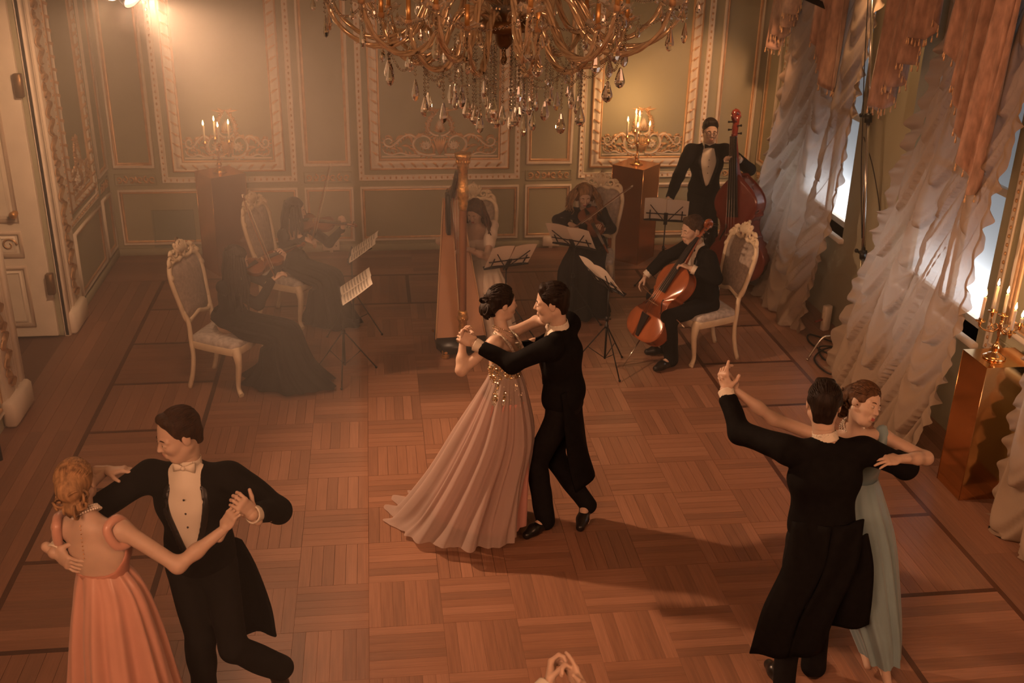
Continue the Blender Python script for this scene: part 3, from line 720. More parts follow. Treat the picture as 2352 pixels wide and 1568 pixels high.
# ---- music stands
M_INK = mat('printed_staves', (.10, .08, .06), .8)
def music_stand(label, loc, rz, desk_z, tilt, legs_rz, w=.46, h=.26, leg_r=.30, hub=.26):
    """rz: direction the paper faces"""
    root = thing('music_stand', label, 'music stand', loc, 0, 'folding music stands')
    MB().cyl((0, 0, .10), (0, 0, desk_z*.62), .010, n=10).build('lower_tube', M_BLACKM, root)
    MB().cyl((0, 0, desk_z*.55), (0, 0, desk_z-.02), .007, n=10).build('upper_tube', M_BLACKM, root)
    MB().lathe([(.0, 0), (.016, 0), (.016, .04), (0, .04)], 10, (0, 0, desk_z*.60)).cyl((.01, 0, desk_z*.62), (.035, 0, desk_z*.62), .006, n=8).build('clamp_knob', M_BLACKM, root)
    MB().lathe([(0, 0), (.018, 0), (.018, .03), (0, .03)], 10, (0, 0, hub+.14)).build('collar', M_BLACKM, root)
    for k in range(3):
        a = legs_rz+k*2*PI/3; d = (math.cos(a), math.sin(a))
        MB().cyl((d[0]*.012, d[1]*.012, hub+.15), (d[0]*leg_r, d[1]*leg_r, .012), .006, n=8).build('leg', M_BLACKM, root)
        MB().cyl((d[0]*.008, d[1]*.008, .11), (d[0]*leg_r*.52, d[1]*leg_r*.52, (hub+.15)*.50), .004, n=6).build('brace', M_BLACKM, root)
        MB().ball((d[0]*leg_r, d[1]*leg_r, .013), .012, 8, 6).build('rubber_foot', M_BLACKM, root)
    M = Matrix.Translation((0, 0, desk_z)) @ Matrix.Rotation(rz+PI/2, 4, 'Z') @ Matrix.Rotation(-tilt, 4, 'X')
    # desk in local plane: x across, z up, paper on -y side
    def bar(a, b, r=.006): MB().cyl(a, b, r, n=6).move(M).build('desk_bar', M_BLACKM, root)
    bar((-w/2, 0, 0), (w/2, 0, 0), .008); bar((-w/2*.72, 0, 0), (-w/2*.72, .0, h*.62)); bar((w/2*.72, 0, 0), (w/2*.72, 0, h*.62))
    bar((-w/2*.9, 0, h*.42), (w/2*.9, 0, h*.42)); bar((0, .004, -.03), (-w*.36, .004, h*.95), .005); bar((0, .004, -.03), (w*.36, .004, h*.95), .005)
    MB().box((-.02, .0, -.05), (.02, .012, h*.5)).move(M).build('desk_spine', M_BLACKM, root, False)
    MB().box((-w/2, -.03, -.006), (w/2, 0, .002)).move(M).build('lip', M_BLACKM, root, False)
    def sheet(dx, yaw, nm='open'):
        t = thing('sheet_music', 'sheet of printed music on the stand %s' % label.split(' music stand ')[-1], 'sheet music', loc, 0, 'sheets of music on the stands')
        pw, ph_ = .225, .31
        def fn(u, v): return (dx+(u-.5)*pw, -.008-.012*math.sin(PI*u)-.018*v*v*(1 if dx > 0 else .4), .004+v*ph_)
        MB().grid(fn, 8, 6).move(M).build('paper', M_PAPER, t)
        m = MB()
        for r in range(9):
            for q in range(4):
                v = .08+r*.095+q*.012
                a = [fn(.08, v), fn(.92, v), fn(.92, v+.004), fn(.08, v+.004)]
                cols = 6
                for c in range(cols):
                    ua, ub = .08+.84*c/cols, .08+.84*(c+1)/cols
                    m.add([(p[0], p[1]-.0012, p[2]) for p in (fn(ua, v), fn(ub, v), fn(ub, v+.0045), fn(ua, v+.0045))], [(0, 1, 2, 3)])
            for c in range(10):
                u = .12+.08*c+.02*math.sin(c*r*3.1); v = .09+r*.095+.02*math.sin(c*2.3+r)
                m.add([(p[0], p[1]-.0014, p[2]) for p in (fn(u, v), fn(u+.022, v), fn(u+.022, v+.014), fn(u, v+.014))], [(0, 1, 2, 3)])
        s = m.move(M).build('printed_notes', M_INK, t, False); s['kind'] = 'stuff'
    sheet(-.114, 0); sheet(.114, 0)
    return root
R_ = math.radians
music_stand('black folding music stand facing the violinist on the end chair', (-.31, 8.60, 0), R_(184), .74, R_(58), R_(-95))
music_stand('black folding music stand facing the off-shoulder violinist by the wall', (-.24, 9.62, 0), R_(176), .76, R_(56), R_(-28))
music_stand('black folding music stand turned towards the harpist', (1.20, 9.35, 0), R_(108), .72, R_(40), R_(100))
music_stand('black folding music stand in front of the curly-haired violinist', (1.90, 9.66, 0), R_(56), .80, R_(42), R_(-20))
music_stand('black folding music stand facing the seated cellist', (2.01, 8.55, 0), R_(22), .78, R_(40), R_(-75))
music_stand('black folding music stand facing the standing bassist', (3.02, 10.45, 0), R_(74), .80, R_(34), R_(20))
# ---- studio gear
def light_stand():
    root = thing('light_stand', 'chrome studio light stand between the two curtained windows', 'light stand', (4.40, 8.52, 0))
    B = Vector((0, 0, .24)); T = Vector((-.04, .70, 3.2)); n = (T-B)
    at = lambda k: B+n*k
    MB().cyl(at(0), at(.26), .024, n=14).build('lower_tube', M_STEEL, root)
    MB().cyl(at(.24), at(.66), .019, n=14).build('middle_tube', M_STEEL, root)
    MB().cyl(at(.64), at(1.08), .014, n=14).build('upper_tube', M_STEEL, root)
    for k in (.25, .65):
        MB().cyl(at(k-.012), at(k+.014), .034, n=12).cyl(at(k)+Vector((0, 0, 0)), at(k)+Vector((-.02, .09, .01)), .012, n=8).ball(at(k)+Vector((-.022, .10, .01)), .02, 8, 6).build('clamp', M_BLACKM, root)
    for d in ((-.46, .05), (.08, -.4), (.10, .3)):
        L = math.hypot(*d); e = (d[0]/L, d[1]/L)
        MB().tube(catmull([(0, 0, .25), (e[0]*.12, e[1]*.12, .255), (e[0]*(L-.16), e[1]*(L-.16), .245), (e[0]*(L-.10), e[1]*(L-.10), .21), (d[0], d[1], .012)], 5), .012, 8).ball((d[0], d[1], .014), .014, 8, 6).build('leg', M_STEEL, root)
    t = at(1.08)
    MB().box(t+Vector((-.14, -.02, .08)), t+Vector((.10, .22, .34)), .02).build('lamp_housing', M_BLACKM, root)
    MB().cyl(t, t+Vector((0, 0, .09)), .016, n=10).build('spigot', M_STEEL, root)
    MB().tube(catmull([t+Vector((.0, .1, .1)), at(.8)+Vector((-.03, .05, 0)), at(.66)+Vector((-.05, .0, 0)), at(.5)+Vector((-.035, .03, 0)), at(.3)+Vector((-.02, .0, 0))], 8), .005, 6).build('power_cord', M_BLACKM, root)
light_stand()
def back_lamp():
    root = thing('stage_lamp', 'black stage lamp with barn doors above the first curtain', 'lamp', (4.02, 9.75, 3.25))
    MB().box((-.11, -.11, -.09), (.11, .11, .12), .02).build('housing', M_BLACKM, root)
    MB().add([(-.11, -.09, -.08), (.08, -.09, -.16), (.08, -.17, -.22), (-.13, -.17, -.14)], [(0, 1, 2, 3)]).build('barn_door', M_BLACKM, root, False)
    MB().add([(-.10, .11, .02), (.09, .11, .02), (.10, .22, -.12), (-.11, .22, -.12)], [(0, 1, 2, 3)]).build('barn_door', M_BLACKM, root, False)
    MB().cyl((0, 0, .1), (0, 0, .9), .014, n=8).build('hanger', M_BLACKM, root)
    MB().lathe([(0, .113), (.075, .113), (.07, .12), (0, .125)], 16, (0, 0, 0), 'y').build('lens', mat('lamp_glass_lit', (1, .8, .6), .3, emis=(1, .72, .42), emis_s=8), root)
back_lamp()
def boom_lamp():
    root = thing('boom_lamp', 'glowing stage lamp hung from a dark boom arm near the doorway', 'lamp', (KEY[0], KEY[1], KEY[2]))
    d = Vector((3.4, -1.6, -3.0)).normalized(); q = d.to_track_quat('Z', 'Y').to_matrix().to_4x4()
    MB().lathe([(0, -.20), (.06, -.20), (.085, -.16), (.09, .0), (.095, .03), (.085, .03), (.08, .0), (0, 0)], 18).move(q).build('housing', M_BLACKM, root)
    MB().lathe([(0, .032), (.05, .028), (.078, .008), (.078, 0), (0, 0)], 18).move(q).build('lens', mat('fresnel_lit', (1, .85, .7), .3, emis=(1, .70, .40), emis_s=60), root)
    MB().lathe([(0, -.03), (.022, -.025), (.03, 0), (.022, .025), (0, .03)], 10, (-.10, -.12, .0)).build('added_bulb', mat('added_bulb_glow', (1, .85, .7), .3, emis=(1, .72, .42), emis_s=60), root)  # glowing bulb added to go with the door casing spot
    MB().tube([(0, 0, 0), (-.02, -.03, .16), (-.05, -.06, .30)], .012, 8).build('yoke', M_BLACKM, root)
    MB().cyl((.55, .0, .42), (-1.40, -.30, .02), .026, n=10).build('boom_arm', M_BLACKM, root)
    MB().cyl((-1.27, -.28, .08), (-1.27, -.30, -KEY[2]+.0), .022, n=10).build('upright', M_BLACKM, root)
boom_lamp()
def cable(label, pts, r=.008):
    o = MB().tube(catmull(pts, 8), r, 7).build('power_cable', M_BLACKM)
    return tag(o, label, 'cable')
cb = [(4.36, 8.9, .02), (4.2, 9.15, .012), (4.12, 8.95, .012), (4.22, 8.62, .012), (4.38, 8.5, .014), (4.34, 8.78, .02), (4.16, 8.82, .022), (4.1, 8.55, .014), (4.3, 8.42, .014), (4.42, 8.6, .022), (4.25, 8.78, .03), (4.02, 8.6, .012), (4.0, 8.3, .012), (4.12, 8.2, .012), (4.3, 8.22, .012)]
cable('black power cable coiled on the floor at the chrome light stand', cb)
cable('thin black cord drooping down the pier behind the chrome stand', [(4.36, 8.98, 2.0), (4.44, 8.88, 1.75), (4.49, 8.72, 1.4), (4.50, 8.55, 1.05), (4.47, 8.5, .4), (4.40, 8.6, .02)], .005)
sk = thing('socket_strip', 'white multi-socket strip leaning at the foot of the window pier', 'socket strip', (4.40, 9.28, 0), R_(20))
MB().box((-.04, -.03, .0), (.045, .03, .26), .008).build('housing', M_WHITE, sk); MB().box((-.05, -.012, .06), (-.03, .012, .2), .004).build('socket', M_CREAMF, sk); MB().cyl((-.04, 0, .12), (-.12, .02, .1), .012, n=8).build('plug', mat('red_plug', (.25, .05, .03), .5), sk)
for x, nm in ((-.53, 'white junction box at the skirting behind the off-shoulder violinist'), (2.08, 'white junction box at the skirting beside the curly-haired violinist')):
    o = thing('junction_box', nm, 'junction box', (x, YB-.045, 0)); MB().box((-.1, -.03, .03), (.1, .045, .15), .008).build('cover', M_WHITE, o); MB().cyl((.06, -.031, .09), (.06, -.028, .09), .008, n=8).build('screw', M_STEEL, o); MB().box((-.02, .0, 0), (.02, .04, .04)).build('conduit', M_WHITE, o, False)
# ================================================================== chandelier
def chandelier():
    C = (.715, 5.85, 0)
    root = thing('crystal_chandelier', 'large crystal chandelier with gilded glass arms and hanging teardrops', 'chandelier', C)
    G = mat('amber_glass_tube', (.84, .66, .44), .07, .42, .5, noise=(20, .12)); GLASS = mat('lead_crystal', (1, .96, .9), .0, 0, 1.0, 1.6)
    CUP = mat('cup_glass', (.95, .85, .7), .06, 0, .85, 1.5)
    DK = mat('old_bronze', (.16, .085, .035), .4, .8)
    ZH = 3.42
    MB().lathe([(0, 3.20), (.02, 3.19), (.045, 3.22), (.05, 3.27), (.13, 3.285), (.14, 3.33), (.10, 3.35), (.05, 3.37), (.05, 3.40)], 20).build('hub_dish', DK, root)
    MB().lathe([(.05, 3.38), (.075, 3.42), (.06, 3.5), (.03, 3.56), (.055, 3.63), (.06, 3.72), (.03, 3.8), (.045, 3.9), (.025, 4.0), (.02, 4.6), (.02, ZC)], 16).build('glass_column', CUP, root)
    MB().lathe([(0, 3.10), (.012, 3.11), (.02, 3.135), (.012, 3.16), (.01, 3.20)], 10).build('bottom_finial', DK, root)
    # prototypes
    def arm_mesh(r, zb, zt, zs):
        m = MB(); pts = catmull([(.05, 0, zs), (r*.24, 0, zs+.09), (r*.40, 0, zs+.05), (r*.51, 0, zb+.07), (r*.64, 0, zb), (r*.80, 0, zb+.012), (r*.94, 0, (zb+zt)/2-.01), (r, 0, zt)], 6)
        for k in range(3):                                  # twisted bundle of three glass rods
            q = []
            for i, p in enumerate(pts):
                a = i*.55+k*2.094; q.append((p[0]+.0105*math.cos(a)*.6, p[1]+.0105*math.sin(a), p[2]+.0105*math.cos(a)*.8))
            m.tube(q, .0098, 6)
        return m
    def cup_mesh():
        m = MB(); n = 18
        v = []
        for i, (r, h) in enumerate(((.006, -.03), (.012, -.01), (.02, .0), (.045, .008), (.062, .02), (.070, .034))):
            for k in range(n):
                a = 2*PI*k/n; s = 1+(.10 if i > 3 else 0)*math.cos(a*6); v.append((r*s*math.cos(a), r*s*math.sin(a), h+(.008*math.cos(a*6) if i > 3 else 0)))
        f = [(i*n+k, i*n+(k+1) % n, (i+1)*n+(k+1) % n, (i+1)*n+k) for i in range(5) for k in range(n)]
        return m.add(v, f)
    def drop_mesh(s=1.0):
        m = MB(); n = 8
        prof = [(.0, .0), (.005, -.004), (.011, -.022), (.0185, -.046), (.019, -.056), (.012, -.070), (.0, -.076)]
        return m.lathe([(r*s, h*s) for r, h in prof], n, cap=False)
    cup0 = mesh_from('drip_cup', *(lambda m: (m.v, m.f))(cup_mesh()), CUP); tubeM = MB().cyl((0, 0, .0), (0, 0, .12), .012, n=10); sock0 = mesh_from('candle_sleeve', tubeM.v, tubeM.f, M_GOLD)
    dm = drop_mesh(1.5); dm.v = [(x, y*.55, z) for x, y, z in dm.v]; drop0 = mesh_from('teardrop', dm.v, dm.f, GLASS, False)
    d2 = drop_mesh(.8); d2.v = [(x, y*.6, z) for x, y, z in d2.v]; drop1 = mesh_from('teardrop', d2.v, d2.f, GLASS, False)
    def oct_mesh(r=.0085):
        return [(r, 0, 0), (0, r, 0), (-r, 0, 0), (0, -r, 0), (0, 0, r), (0, 0, -r)], [(0, 1, 4), (1, 2, 4), (2, 3, 4), (3, 0, 4), (1, 0, 5), (2, 1, 5), (3, 2, 5), (0, 3, 5)]
    def bead_run(mb, pts, r=.0075):
        # octagonal crystal beads along a polyline
        P = [Vector(p) for p in pts]; d = 0; step = r*2.1; nxt = 0
        v0, f0 = oct_mesh(r)
        for a, b in zip(P, P[1:]):
            L = (b-a).length
            while nxt <= d+L:
                c = a+(b-a)*((nxt-d)/L if L > 0 else 0); mb.add([(c.x+x, c.y+y, c.z+z) for x, y, z in v0], f0); nxt += step
            d += L
    def put(nm, me, p, rz=0.0, par=root):
        o = link(bpy.data.objects.new(nm, me), par); o.location = p; o.rotation_euler = (0, 0, rz); return o
    chains = []
    def pendant(p, L, big=True, rz=0.0):
        m = MB(); bead_run(m, [p, (p[0], p[1], p[2]-L)], (.0095 if big else .0075))
        m.build('bead_chain', GLASS, root, False)
        put('teardrop', drop0 if big else drop1, (p[0], p[1], p[2]-L-.004), rz)
    def festoon(a, b, sag):
        m = MB(); n = 14
        bead_run(m, [(a[0]+(b[0]-a[0])*k/n, a[1]+(b[1]-a[1])*k/n, a[2]+(b[2]-a[2])*k/n-sag*4*(k/n)*(1-k/n)) for k in range(n+1)], .0085)
        m.build('bead_festoon', GLASS, root, False)
    rs = random.Random(5)
    tiers = [(12, .66, 3.13, 3.36, 3.30, .13), (14, .96, 3.23, 3.48, 3.42, .0), (8, .56, 3.48, 3.74, 3.66, .3)]
    for ti, (n, r, zb, zt, zs, off) in enumerate(tiers):
        am = arm_mesh(r, zb, zt, zs); ame = mesh_from('glass_arm', am.v, am.f, G)
        lows = []
        for k in range(n):
            a = 2*PI*k/n+off+(PI/n if ti == 1 else 0)
            put('glass_arm', ame, (0, 0, 0), a)
            ex, ey = r*math.cos(a), r*math.sin(a)
            c = put('drip_cup', cup0, (ex, ey, zt)); put('candle_sleeve', sock0, (0, 0, .0), 0, c)
            lx, ly = r*.66*math.cos(a), r*.66*math.sin(a); lows.append((lx, ly, zb-.012))
            if ti < 2:
                pendant((lx, ly, zb-.012), (.10 if ti else .17)+rs.uniform(-.02, .03), True, a+rs.uniform(-.5, .5))
                pendant((ex, ey, zt-.02), .07+rs.uniform(0, .03), True, a+1.2)
                for q in range(3): 
                    b = a+2.1*q; pendant((ex+.06*math.cos(b), ey+.06*math.sin(b), zt+.02), .03, False, b)
                bs = MB()
                for q in range(5): bs.ball((lx+.016*math.cos(q*1.257-a), ly+.016*math.sin(q*1.257), zb-.002), .008, 6, 4)
                bs.build('bead_rosette', GLASS, root, False)
        if ti < 2:
            for k in range(n): festoon(lows[k], lows[(k+1) % n], .07 if ti == 0 else .10)
            ends = [(r*math.cos(2*PI*k/n+off+(PI/n if ti == 1 else 0)), r*math.sin(2*PI*k/n+off+(PI/n if ti == 1 else 0)), zt-.01) for k in range(n)]
            if ti == 1:
                for k in range(n): festoon(ends[k], ends[(k+1) % n], .07)
    for ring, (n, r, z, L) in enumerate(((10, .26, 3.26, .30), (8, .17, 3.24, .34), (5, .07, 3.20, .33), (12, .36, 3.24, .20))):
        for k in range(n):
            a = 2*PI*k/n+ring*.4; pendant((r*math.cos(a), r*math.sin(a), z), L+rs.uniform(-.05, .04), ring != 3, a+rs.uniform(-1, 1))
chandelier()
# ================================================================== implicit surfaces for bodies, clothes and hair
def nrm(a): a = np.asarray(a, float); return a/max(np.linalg.norm(a), 1e-9)
def basis(f, u):
    f = nrm(f); l = nrm(np.cross(u, f)); u = np.cross(f, l); return np.array([f, l, u])
def surface_nets(F, org, h):
    S = F < 0
    nx, ny, nz = F.shape
    c = [S[i:nx-1+i, j:ny-1+j, k:nz-1+k] for i in (0, 1) for j in (0, 1) for k in (0, 1)]
    n = sum(x.astype(np.int8) for x in c); act = (n > 0) & (n < 8)
    ids = np.full(act.shape, -1, np.int64); idx = np.argwhere(act); ids[act] = np.arange(len(idx))
    if len(idx) == 0: return np.zeros((0, 3)), np.zeros((0, 4), int)
    acc = np.zeros((len(idx), 3)); cnt = np.zeros(len(idx))
    cor = {(i, j, k): F[idx[:, 0]+i, idx[:, 1]+j, idx[:, 2]+k] for i in (0, 1) for j in (0, 1) for k in (0, 1)}
    for ax in range(3):
        for a in (0, 1):
            for b in (0, 1):
                p = [0, 0, 0]; o = [x for x in range(3) if x != ax]; p[o[0]] = a; p[o[1]] = b
                q = list(p); q[ax] = 1
                f0, f1 = cor[tuple(p)], cor[tuple(q)]; m = (f0 < 0) != (f1 < 0)
                t = np.where(m, f0/np.where(m, f0-f1, 1), 0)
                e = np.zeros((len(idx), 3)); e[:, o[0]] = a; e[:, o[1]] = b; e[:, ax] = t
                acc += np.where(m[:, None], e, 0); cnt += m
    v = (idx+acc/cnt[:, None])*h+org
    fs = []
    for ax in range(3):
        o = [x for x in range(3) if x != ax]
        sl0 = [slice(None)]*3; sl1 = [slice(None)]*3
        sl0[ax] = slice(0, -1); sl1[ax] = slice(1, None)
        for q in o: sl0[q] = slice(1, -1); sl1[q] = slice(1, -1)
        A, B = S[tuple(sl0)], S[tuple(sl1)]
        for flip, M in ((False, A & ~B), (True, ~A & B)):
            e = np.argwhere(M)
            if len(e) == 0: continue
            e = e.copy(); e[:, o[0]] += 1; e[:, o[1]] += 1
            def cell(d0, d1):
                c = e.copy(); c[:, o[0]] -= d0; c[:, o[1]] -= d1; return ids[c[:, 0], c[:, 1], c[:, 2]]
            qd = [cell(1, 1), cell(0, 1), cell(0, 0), cell(1, 0)]
            if (ax == 1) != flip: qd = qd[::-1]
            fs.append(np.stack(qd, 1))
    return v, np.concatenate(fs)
class SDF:
    def __init__(s, h=.009): s.h = h; s.pr = []; s.post = []; s.lo = np.full(3, 1e9); s.hi = np.full(3, -1e9)
    def _grow(s, lo, hi): s.lo = np.minimum(s.lo, lo); s.hi = np.maximum(s.hi, hi)
    def cap(s, a, b, ra, rb=None, k=.03, op=0):
        a, b = np.array(a, float), np.array(b, float); rb = ra if rb is None else rb; r = max(ra, rb)
        lo, hi = np.minimum(a, b)-r, np.maximum(a, b)+r
        def f(X, Y, Z):
            d = b-a; L = max(d@d, 1e-12); px, py, pz = X-a[0], Y-a[1], Z-a[2]
            t = np.clip((px*d[0]+py*d[1]+pz*d[2])/L, 0, 1)
            return np.sqrt((px-d[0]*t)**2+(py-d[1]*t)**2+(pz-d[2]*t)**2)-(ra+(rb-ra)*t)
        s.pr.append((f, lo, hi, k, op))
        if op == 0: s._grow(lo, hi)
        return s
    def ell(s, c, r, B=None, k=.03, op=0):
        c = np.array(c, float); r = np.array(r, float); B = np.eye(3) if B is None else np.array(B)
        e = np.sqrt(((B*r[:, None])**2).sum(0)); lo, hi = c-e, c+e
        def f(X, Y, Z):
            x, y, z = X-c[0], Y-c[1], Z-c[2]
            q = [(x*B[i, 0]+y*B[i, 1]+z*B[i, 2])/r[i] for i in range(3)]
            k0 = np.sqrt(q[0]**2+q[1]**2+q[2]**2); k1 = np.sqrt((q[0]/r[0])**2+(q[1]/r[1])**2+(q[2]/r[2])**2)
            return k0*(k0-1)/np.maximum(k1, 1e-6)
        s.pr.append((f, lo, hi, k, op))
        if op == 0: s._grow(lo, hi)
        return s
    def chain(s, pts, rad, k=.02):
        for i in range(len(pts)-1): s.cap(pts[i], pts[i+1], rad[i], rad[i+1], k)
        return s
    def cut(s, p, n): s.post.append(('cut', np.array(p, float), nrm(n))); return s
    def mod(s, fn): s.post.append(('fn', fn)); return s
    def eval(s):
        h = s.h; pad = 3*h; lo = s.lo-pad; hi = s.hi+pad
        N = np.ceil((hi-lo)/h).astype(int)+1
        F = np.full(N, .12, np.float32)
        ax = [lo[i]+h*np.arange(N[i], dtype=np.float64) for i in range(3)]
        for f, l, u, k, op in s.pr:
            m = k+3*h
            i0 = np.clip(np.floor((l-m-lo)/h).astype(int), 0, N); i1 = np.clip(np.ceil((u+m-lo)/h).astype(int)+1, 0, N)
            if (i1 <= i0).any(): continue
            X = ax[0][i0[0]:i1[0], None, None]; Y = ax[1][None, i0[1]:i1[1], None]; Z = ax[2][None, None, i0[2]:i1[2]]
            d = f(X, Y, Z); sub = F[i0[0]:i1[0], i0[1]:i1[1], i0[2]:i1[2]]
            if op == 0:
                if k > 0: q = np.maximum(k-np.abs(sub-d), 0)/k; sub[...] = np.minimum(sub, d)-q*q*k*.25
                else: sub[...] = np.minimum(sub, d)
            else:
                q = np.maximum(k-np.abs(sub+d), 0)/max(k, 1e-6); sub[...] = np.maximum(sub, -d)+q*q*k*.25
        X, Y, Z = ax[0][:, None, None], ax[1][None, :, None], ax[2][None, None, :]
        for p in s.post:
            if p[0] == 'cut': F = np.maximum(F, (X-p[1][0])*p[2][0]+(Y-p[1][1])*p[2][1]+(Z-p[1][2])*p[2][2])
            else: F = p[1](F, X, Y, Z)
        F[0] = F[-1] = .1; F[:, 0] = F[:, -1] = .1; F[:, :, 0] = F[:, :, -1] = .1
        return F.astype(np.float32), lo
    def mesh(s): F, lo = s.eval(); return surface_nets(F, lo, s.h)
def wrinkle(amp, fr=38, seed=0):
    r = np.random.default_rng(seed); K = r.normal(size=(3, 3)); K = K/np.linalg.norm(K, axis=1)[:, None]*fr*np.array([[.6], [1], [1.5]]); P = r.uniform(0, 6, 3)
    def fn(F, X, Y, Z):
        w = sum(np.sin(K[i, 0]*X+K[i, 1]*Y+K[i, 2]*Z+P[i]+1.4*np.sin(9*Z+3*X+P[i]))*(1, .6, .4)[i] for i in range(3))
        return F+amp*w
    return fn
def part(name, sdf, mt, parent, org):
    v, f = sdf.mesh() if isinstance(sdf, SDF) else sdf
    return obj(name, np.asarray(v)-np.asarray(org), np.asarray(f), mt, parent, True)
def joinvf(L):
    vs, fs, b = [], [], 0
    for v, f in L: vs.append(v); fs.append(f+b); b += len(v)
    return np.concatenate(vs), np.concatenate(fs)

# ------------------------------------------------------------------ anatomy
def head_sdf(S, c, B, sc=1.0, fem=False):
    w = lambda x, y, z: c+sc*(B[0]*x+B[1]*y+B[2]*z)
    S.ell(w(-.014, 0, .034), sc*np.array([.098, .076, .090]), B, .02)
    S.ell(w(.034, 0, -.032), sc*np.array([.062, .058 if fem else .061, .080]), B, .03)
    S.cap(w(.056, -.014, -.094), w(.056, .014, -.094), sc*(.021 if fem else .026), k=.03)
    for s in (-1, 1):
        S.cap(w(-.005, s*.052, -.052), w(.05, s*.022, -.098), sc*(.014 if fem else .020), k=.03)
        S.ell(w(.060, s*.036, -.026), sc*np.array([.027, .022, .024]), B, .022)
        S.cap(w(.079, s*.012, .020), w(.070, s*.044, .016), sc*.010, k=.014)
        S.ell(w(-.006, s*.077, -.004), sc*np.array([.020, .008, .031]), B, .008)
        S.ell(w(.100, s*.031, -.001), sc*np.array([.016, .017, .012]), B, .012, 1)
        S.ell(w(.081, s*.031, .000), sc*np.array([.013, .016, .0095]), B, .004)
        S.ell(w(.094, s*.010, -.034), sc*np.array([.009, .008, .007]), B, .006)
    S.cap(w(.086, 0, .012), w(.108, 0, -.028), sc*.0075, sc*.0105, .010)
    S.cap(w(.092, -.015, -.062), w(.092, .015, -.062), sc*.0075, k=.010)
    S.cap(w(.090, -.012, -.073), w(.090, .012, -.073), sc*.008, k=.010)
    return w
def face_parts(w, B, root, org, fem, brow, lip, eye_open=True, small=False):
    lo = .0
    for s in (-1, 1):
        m = MB(); m.ball((0, 0, 0), (.0085, .0115, .0060 if eye_open else .0025), 10, 8)
        R = Matrix(B.tolist()).transposed().to_4x4(); R.translation = w(.0868, s*.031, .000)-np.array(org)
        e = m.move(R).build('eye', mat('eye_white', (.62, .52, .44), .25), root)
        if eye_open:
            m = MB(); m.ball((0, 0, 0), (.004, .0052, .0052), 8, 6); R2 = R.copy(); R2.translation = w(.0918, s*.031, .0)-np.array(org); m.move(R2).build('iris', mat('iris_dark', (.03, .018, .012), .2), e)
        q = [w(.0865-.012*t*t-.002, s*(.014+.036*t), .0065-.006*(2*t-1)**2) for t in np.linspace(0, 1, 6)]
        MB().tube([Vector(p-np.array(org)) for p in q], [.0012, .002, .0024, .0024, .002, .001], 5).build('eyelid', mat('lash_line', (.05, .025, .018), .6), root)
        q = [w(.0905-.017*t*t, s*(.011+.040*t), .0215+.006*math.sin(PI*min(1, t*1.1))-.004*t) for t in np.linspace(0, 1, 6)]
        MB().tube([Vector(p-np.array(org)) for p in q], [.0022, .0034, .0036, .003, .002, .001], 6).build('eyebrow', brow, root)
    S = SDF(.0022)
    S.cap(w(.0965, -.014, -.0625), w(.0965, .014, -.0625), .0048, k=.003).cap(w(.0955, -.011, -.0715), w(.0955, .011, -.0715), .0054, k=.003).cap(w(.0925, -.021, -.0665), w(.0925, .021, -.0665), .0025, k=.004)
    part('lips', S, lip, root, org)
def hand_vf(wr, d, n, side, curl=(.5, .5, .5, .5), thumb=.35, spread=.12, sc=1.0, h=.0036, ext=None):
    """side +1 right hand, -1 left hand; n palm normal; d towards fingers"""
    d = nrm(d); n = nrm(np.array(n)-d*np.dot(n, d)); s = np.cross(d, n)*side     # s: towards the thumb
    s = -s if False else s
    S = SDF(h*max(sc, .9)); wr = np.array(wr, float); P = lambda a, b, c: wr+sc*(d*a+s*b+n*c)
    S.cap(P(-.05, 0, 0), P(.012, 0, 0), sc*.023, sc*.022, .01)
    B = np.array([d, s, n])
    S.ell(P(.052, .0, .0), sc*np.array([.050, .041, .0155]), B, .014)
    S.cap(P(.085, .026, -.002), P(.083, -.028, -.002), sc*.0115, k=.012)
    S.ell(P(.032, .026, .010), sc*np.array([.034, .017, .014]), B, .012)
    for i, (off, L, r) in enumerate(((.029, .071, .0086), (.0095, .079, .009), (-.0105, .073, .0086), (-.029, .057, .0076))):
        c = curl[i] if hasattr(curl, '__len__') else curl
        sp = (1.5-i)*spread*.5; p = P(.088, off, -.001); a = c*.75; rr = sc*r
        for q, (fr, da) in enumerate(((.46, c*1.05), (.30, c*.8), (.24, 0))):
            dd = (d*math.cos(sp)+s*math.sin(sp)); v = dd*math.cos(a)+n*math.sin(a); e = p+v*L*sc*fr
            S.cap(p, e, rr, rr*.93, .004); p = e; rr *= .92; a += da
    t = thumb; p = P(.022, .034, .008); v = nrm(d*.62+s*(.75-.5*t)+n*(.25+.75*t)); e = p+v*.042*sc
    S.cap(P(.012, .018, .006), p, sc*.015, sc*.013, .012).cap(p, e, sc*.0115, sc*.0105, .008)
    v2 = nrm(v+d*.35-s*.35*t); S.cap(e, e+v2*.032*sc, sc*.0105, sc*.0082, .004)
    return S.mesh()
def ik(a, b, l1, l2, pole):
    a, b = np.array(a, float), np.array(b, float); d = b-a; L = np.linalg.norm(d); u = d/max(L, 1e-9)
    if L > (l1+l2)*.995: b = a+u*(l1+l2)*.995; L = (l1+l2)*.995
    x = (l1*l1-l2*l2+L*L)/(2*L); hh = math.sqrt(max(l1*l1-x*x, 0))
    p = np.array(pole, float)-a; p = p-u*(p@u); p = nrm(p)
    return a+u*x+p*hh, b
def jitterhair(v, seed, amp=.004, fr=90, ax=None):
    r = np.random.default_rng(seed); K = r.normal(size=(2, 3))*fr
    return v+amp*np.sin(v@K[0])[:, None]*r.normal(size=3)*.6+amp*np.sin(v@K[1])[:, None]*r.normal(size=3)*.6
def hair_mat(name, col): return mat(name, col, .55, noise=(60, .45, (1, 1, .18)), bump=(90, .5, (1, 1, .15)), spec=.22)
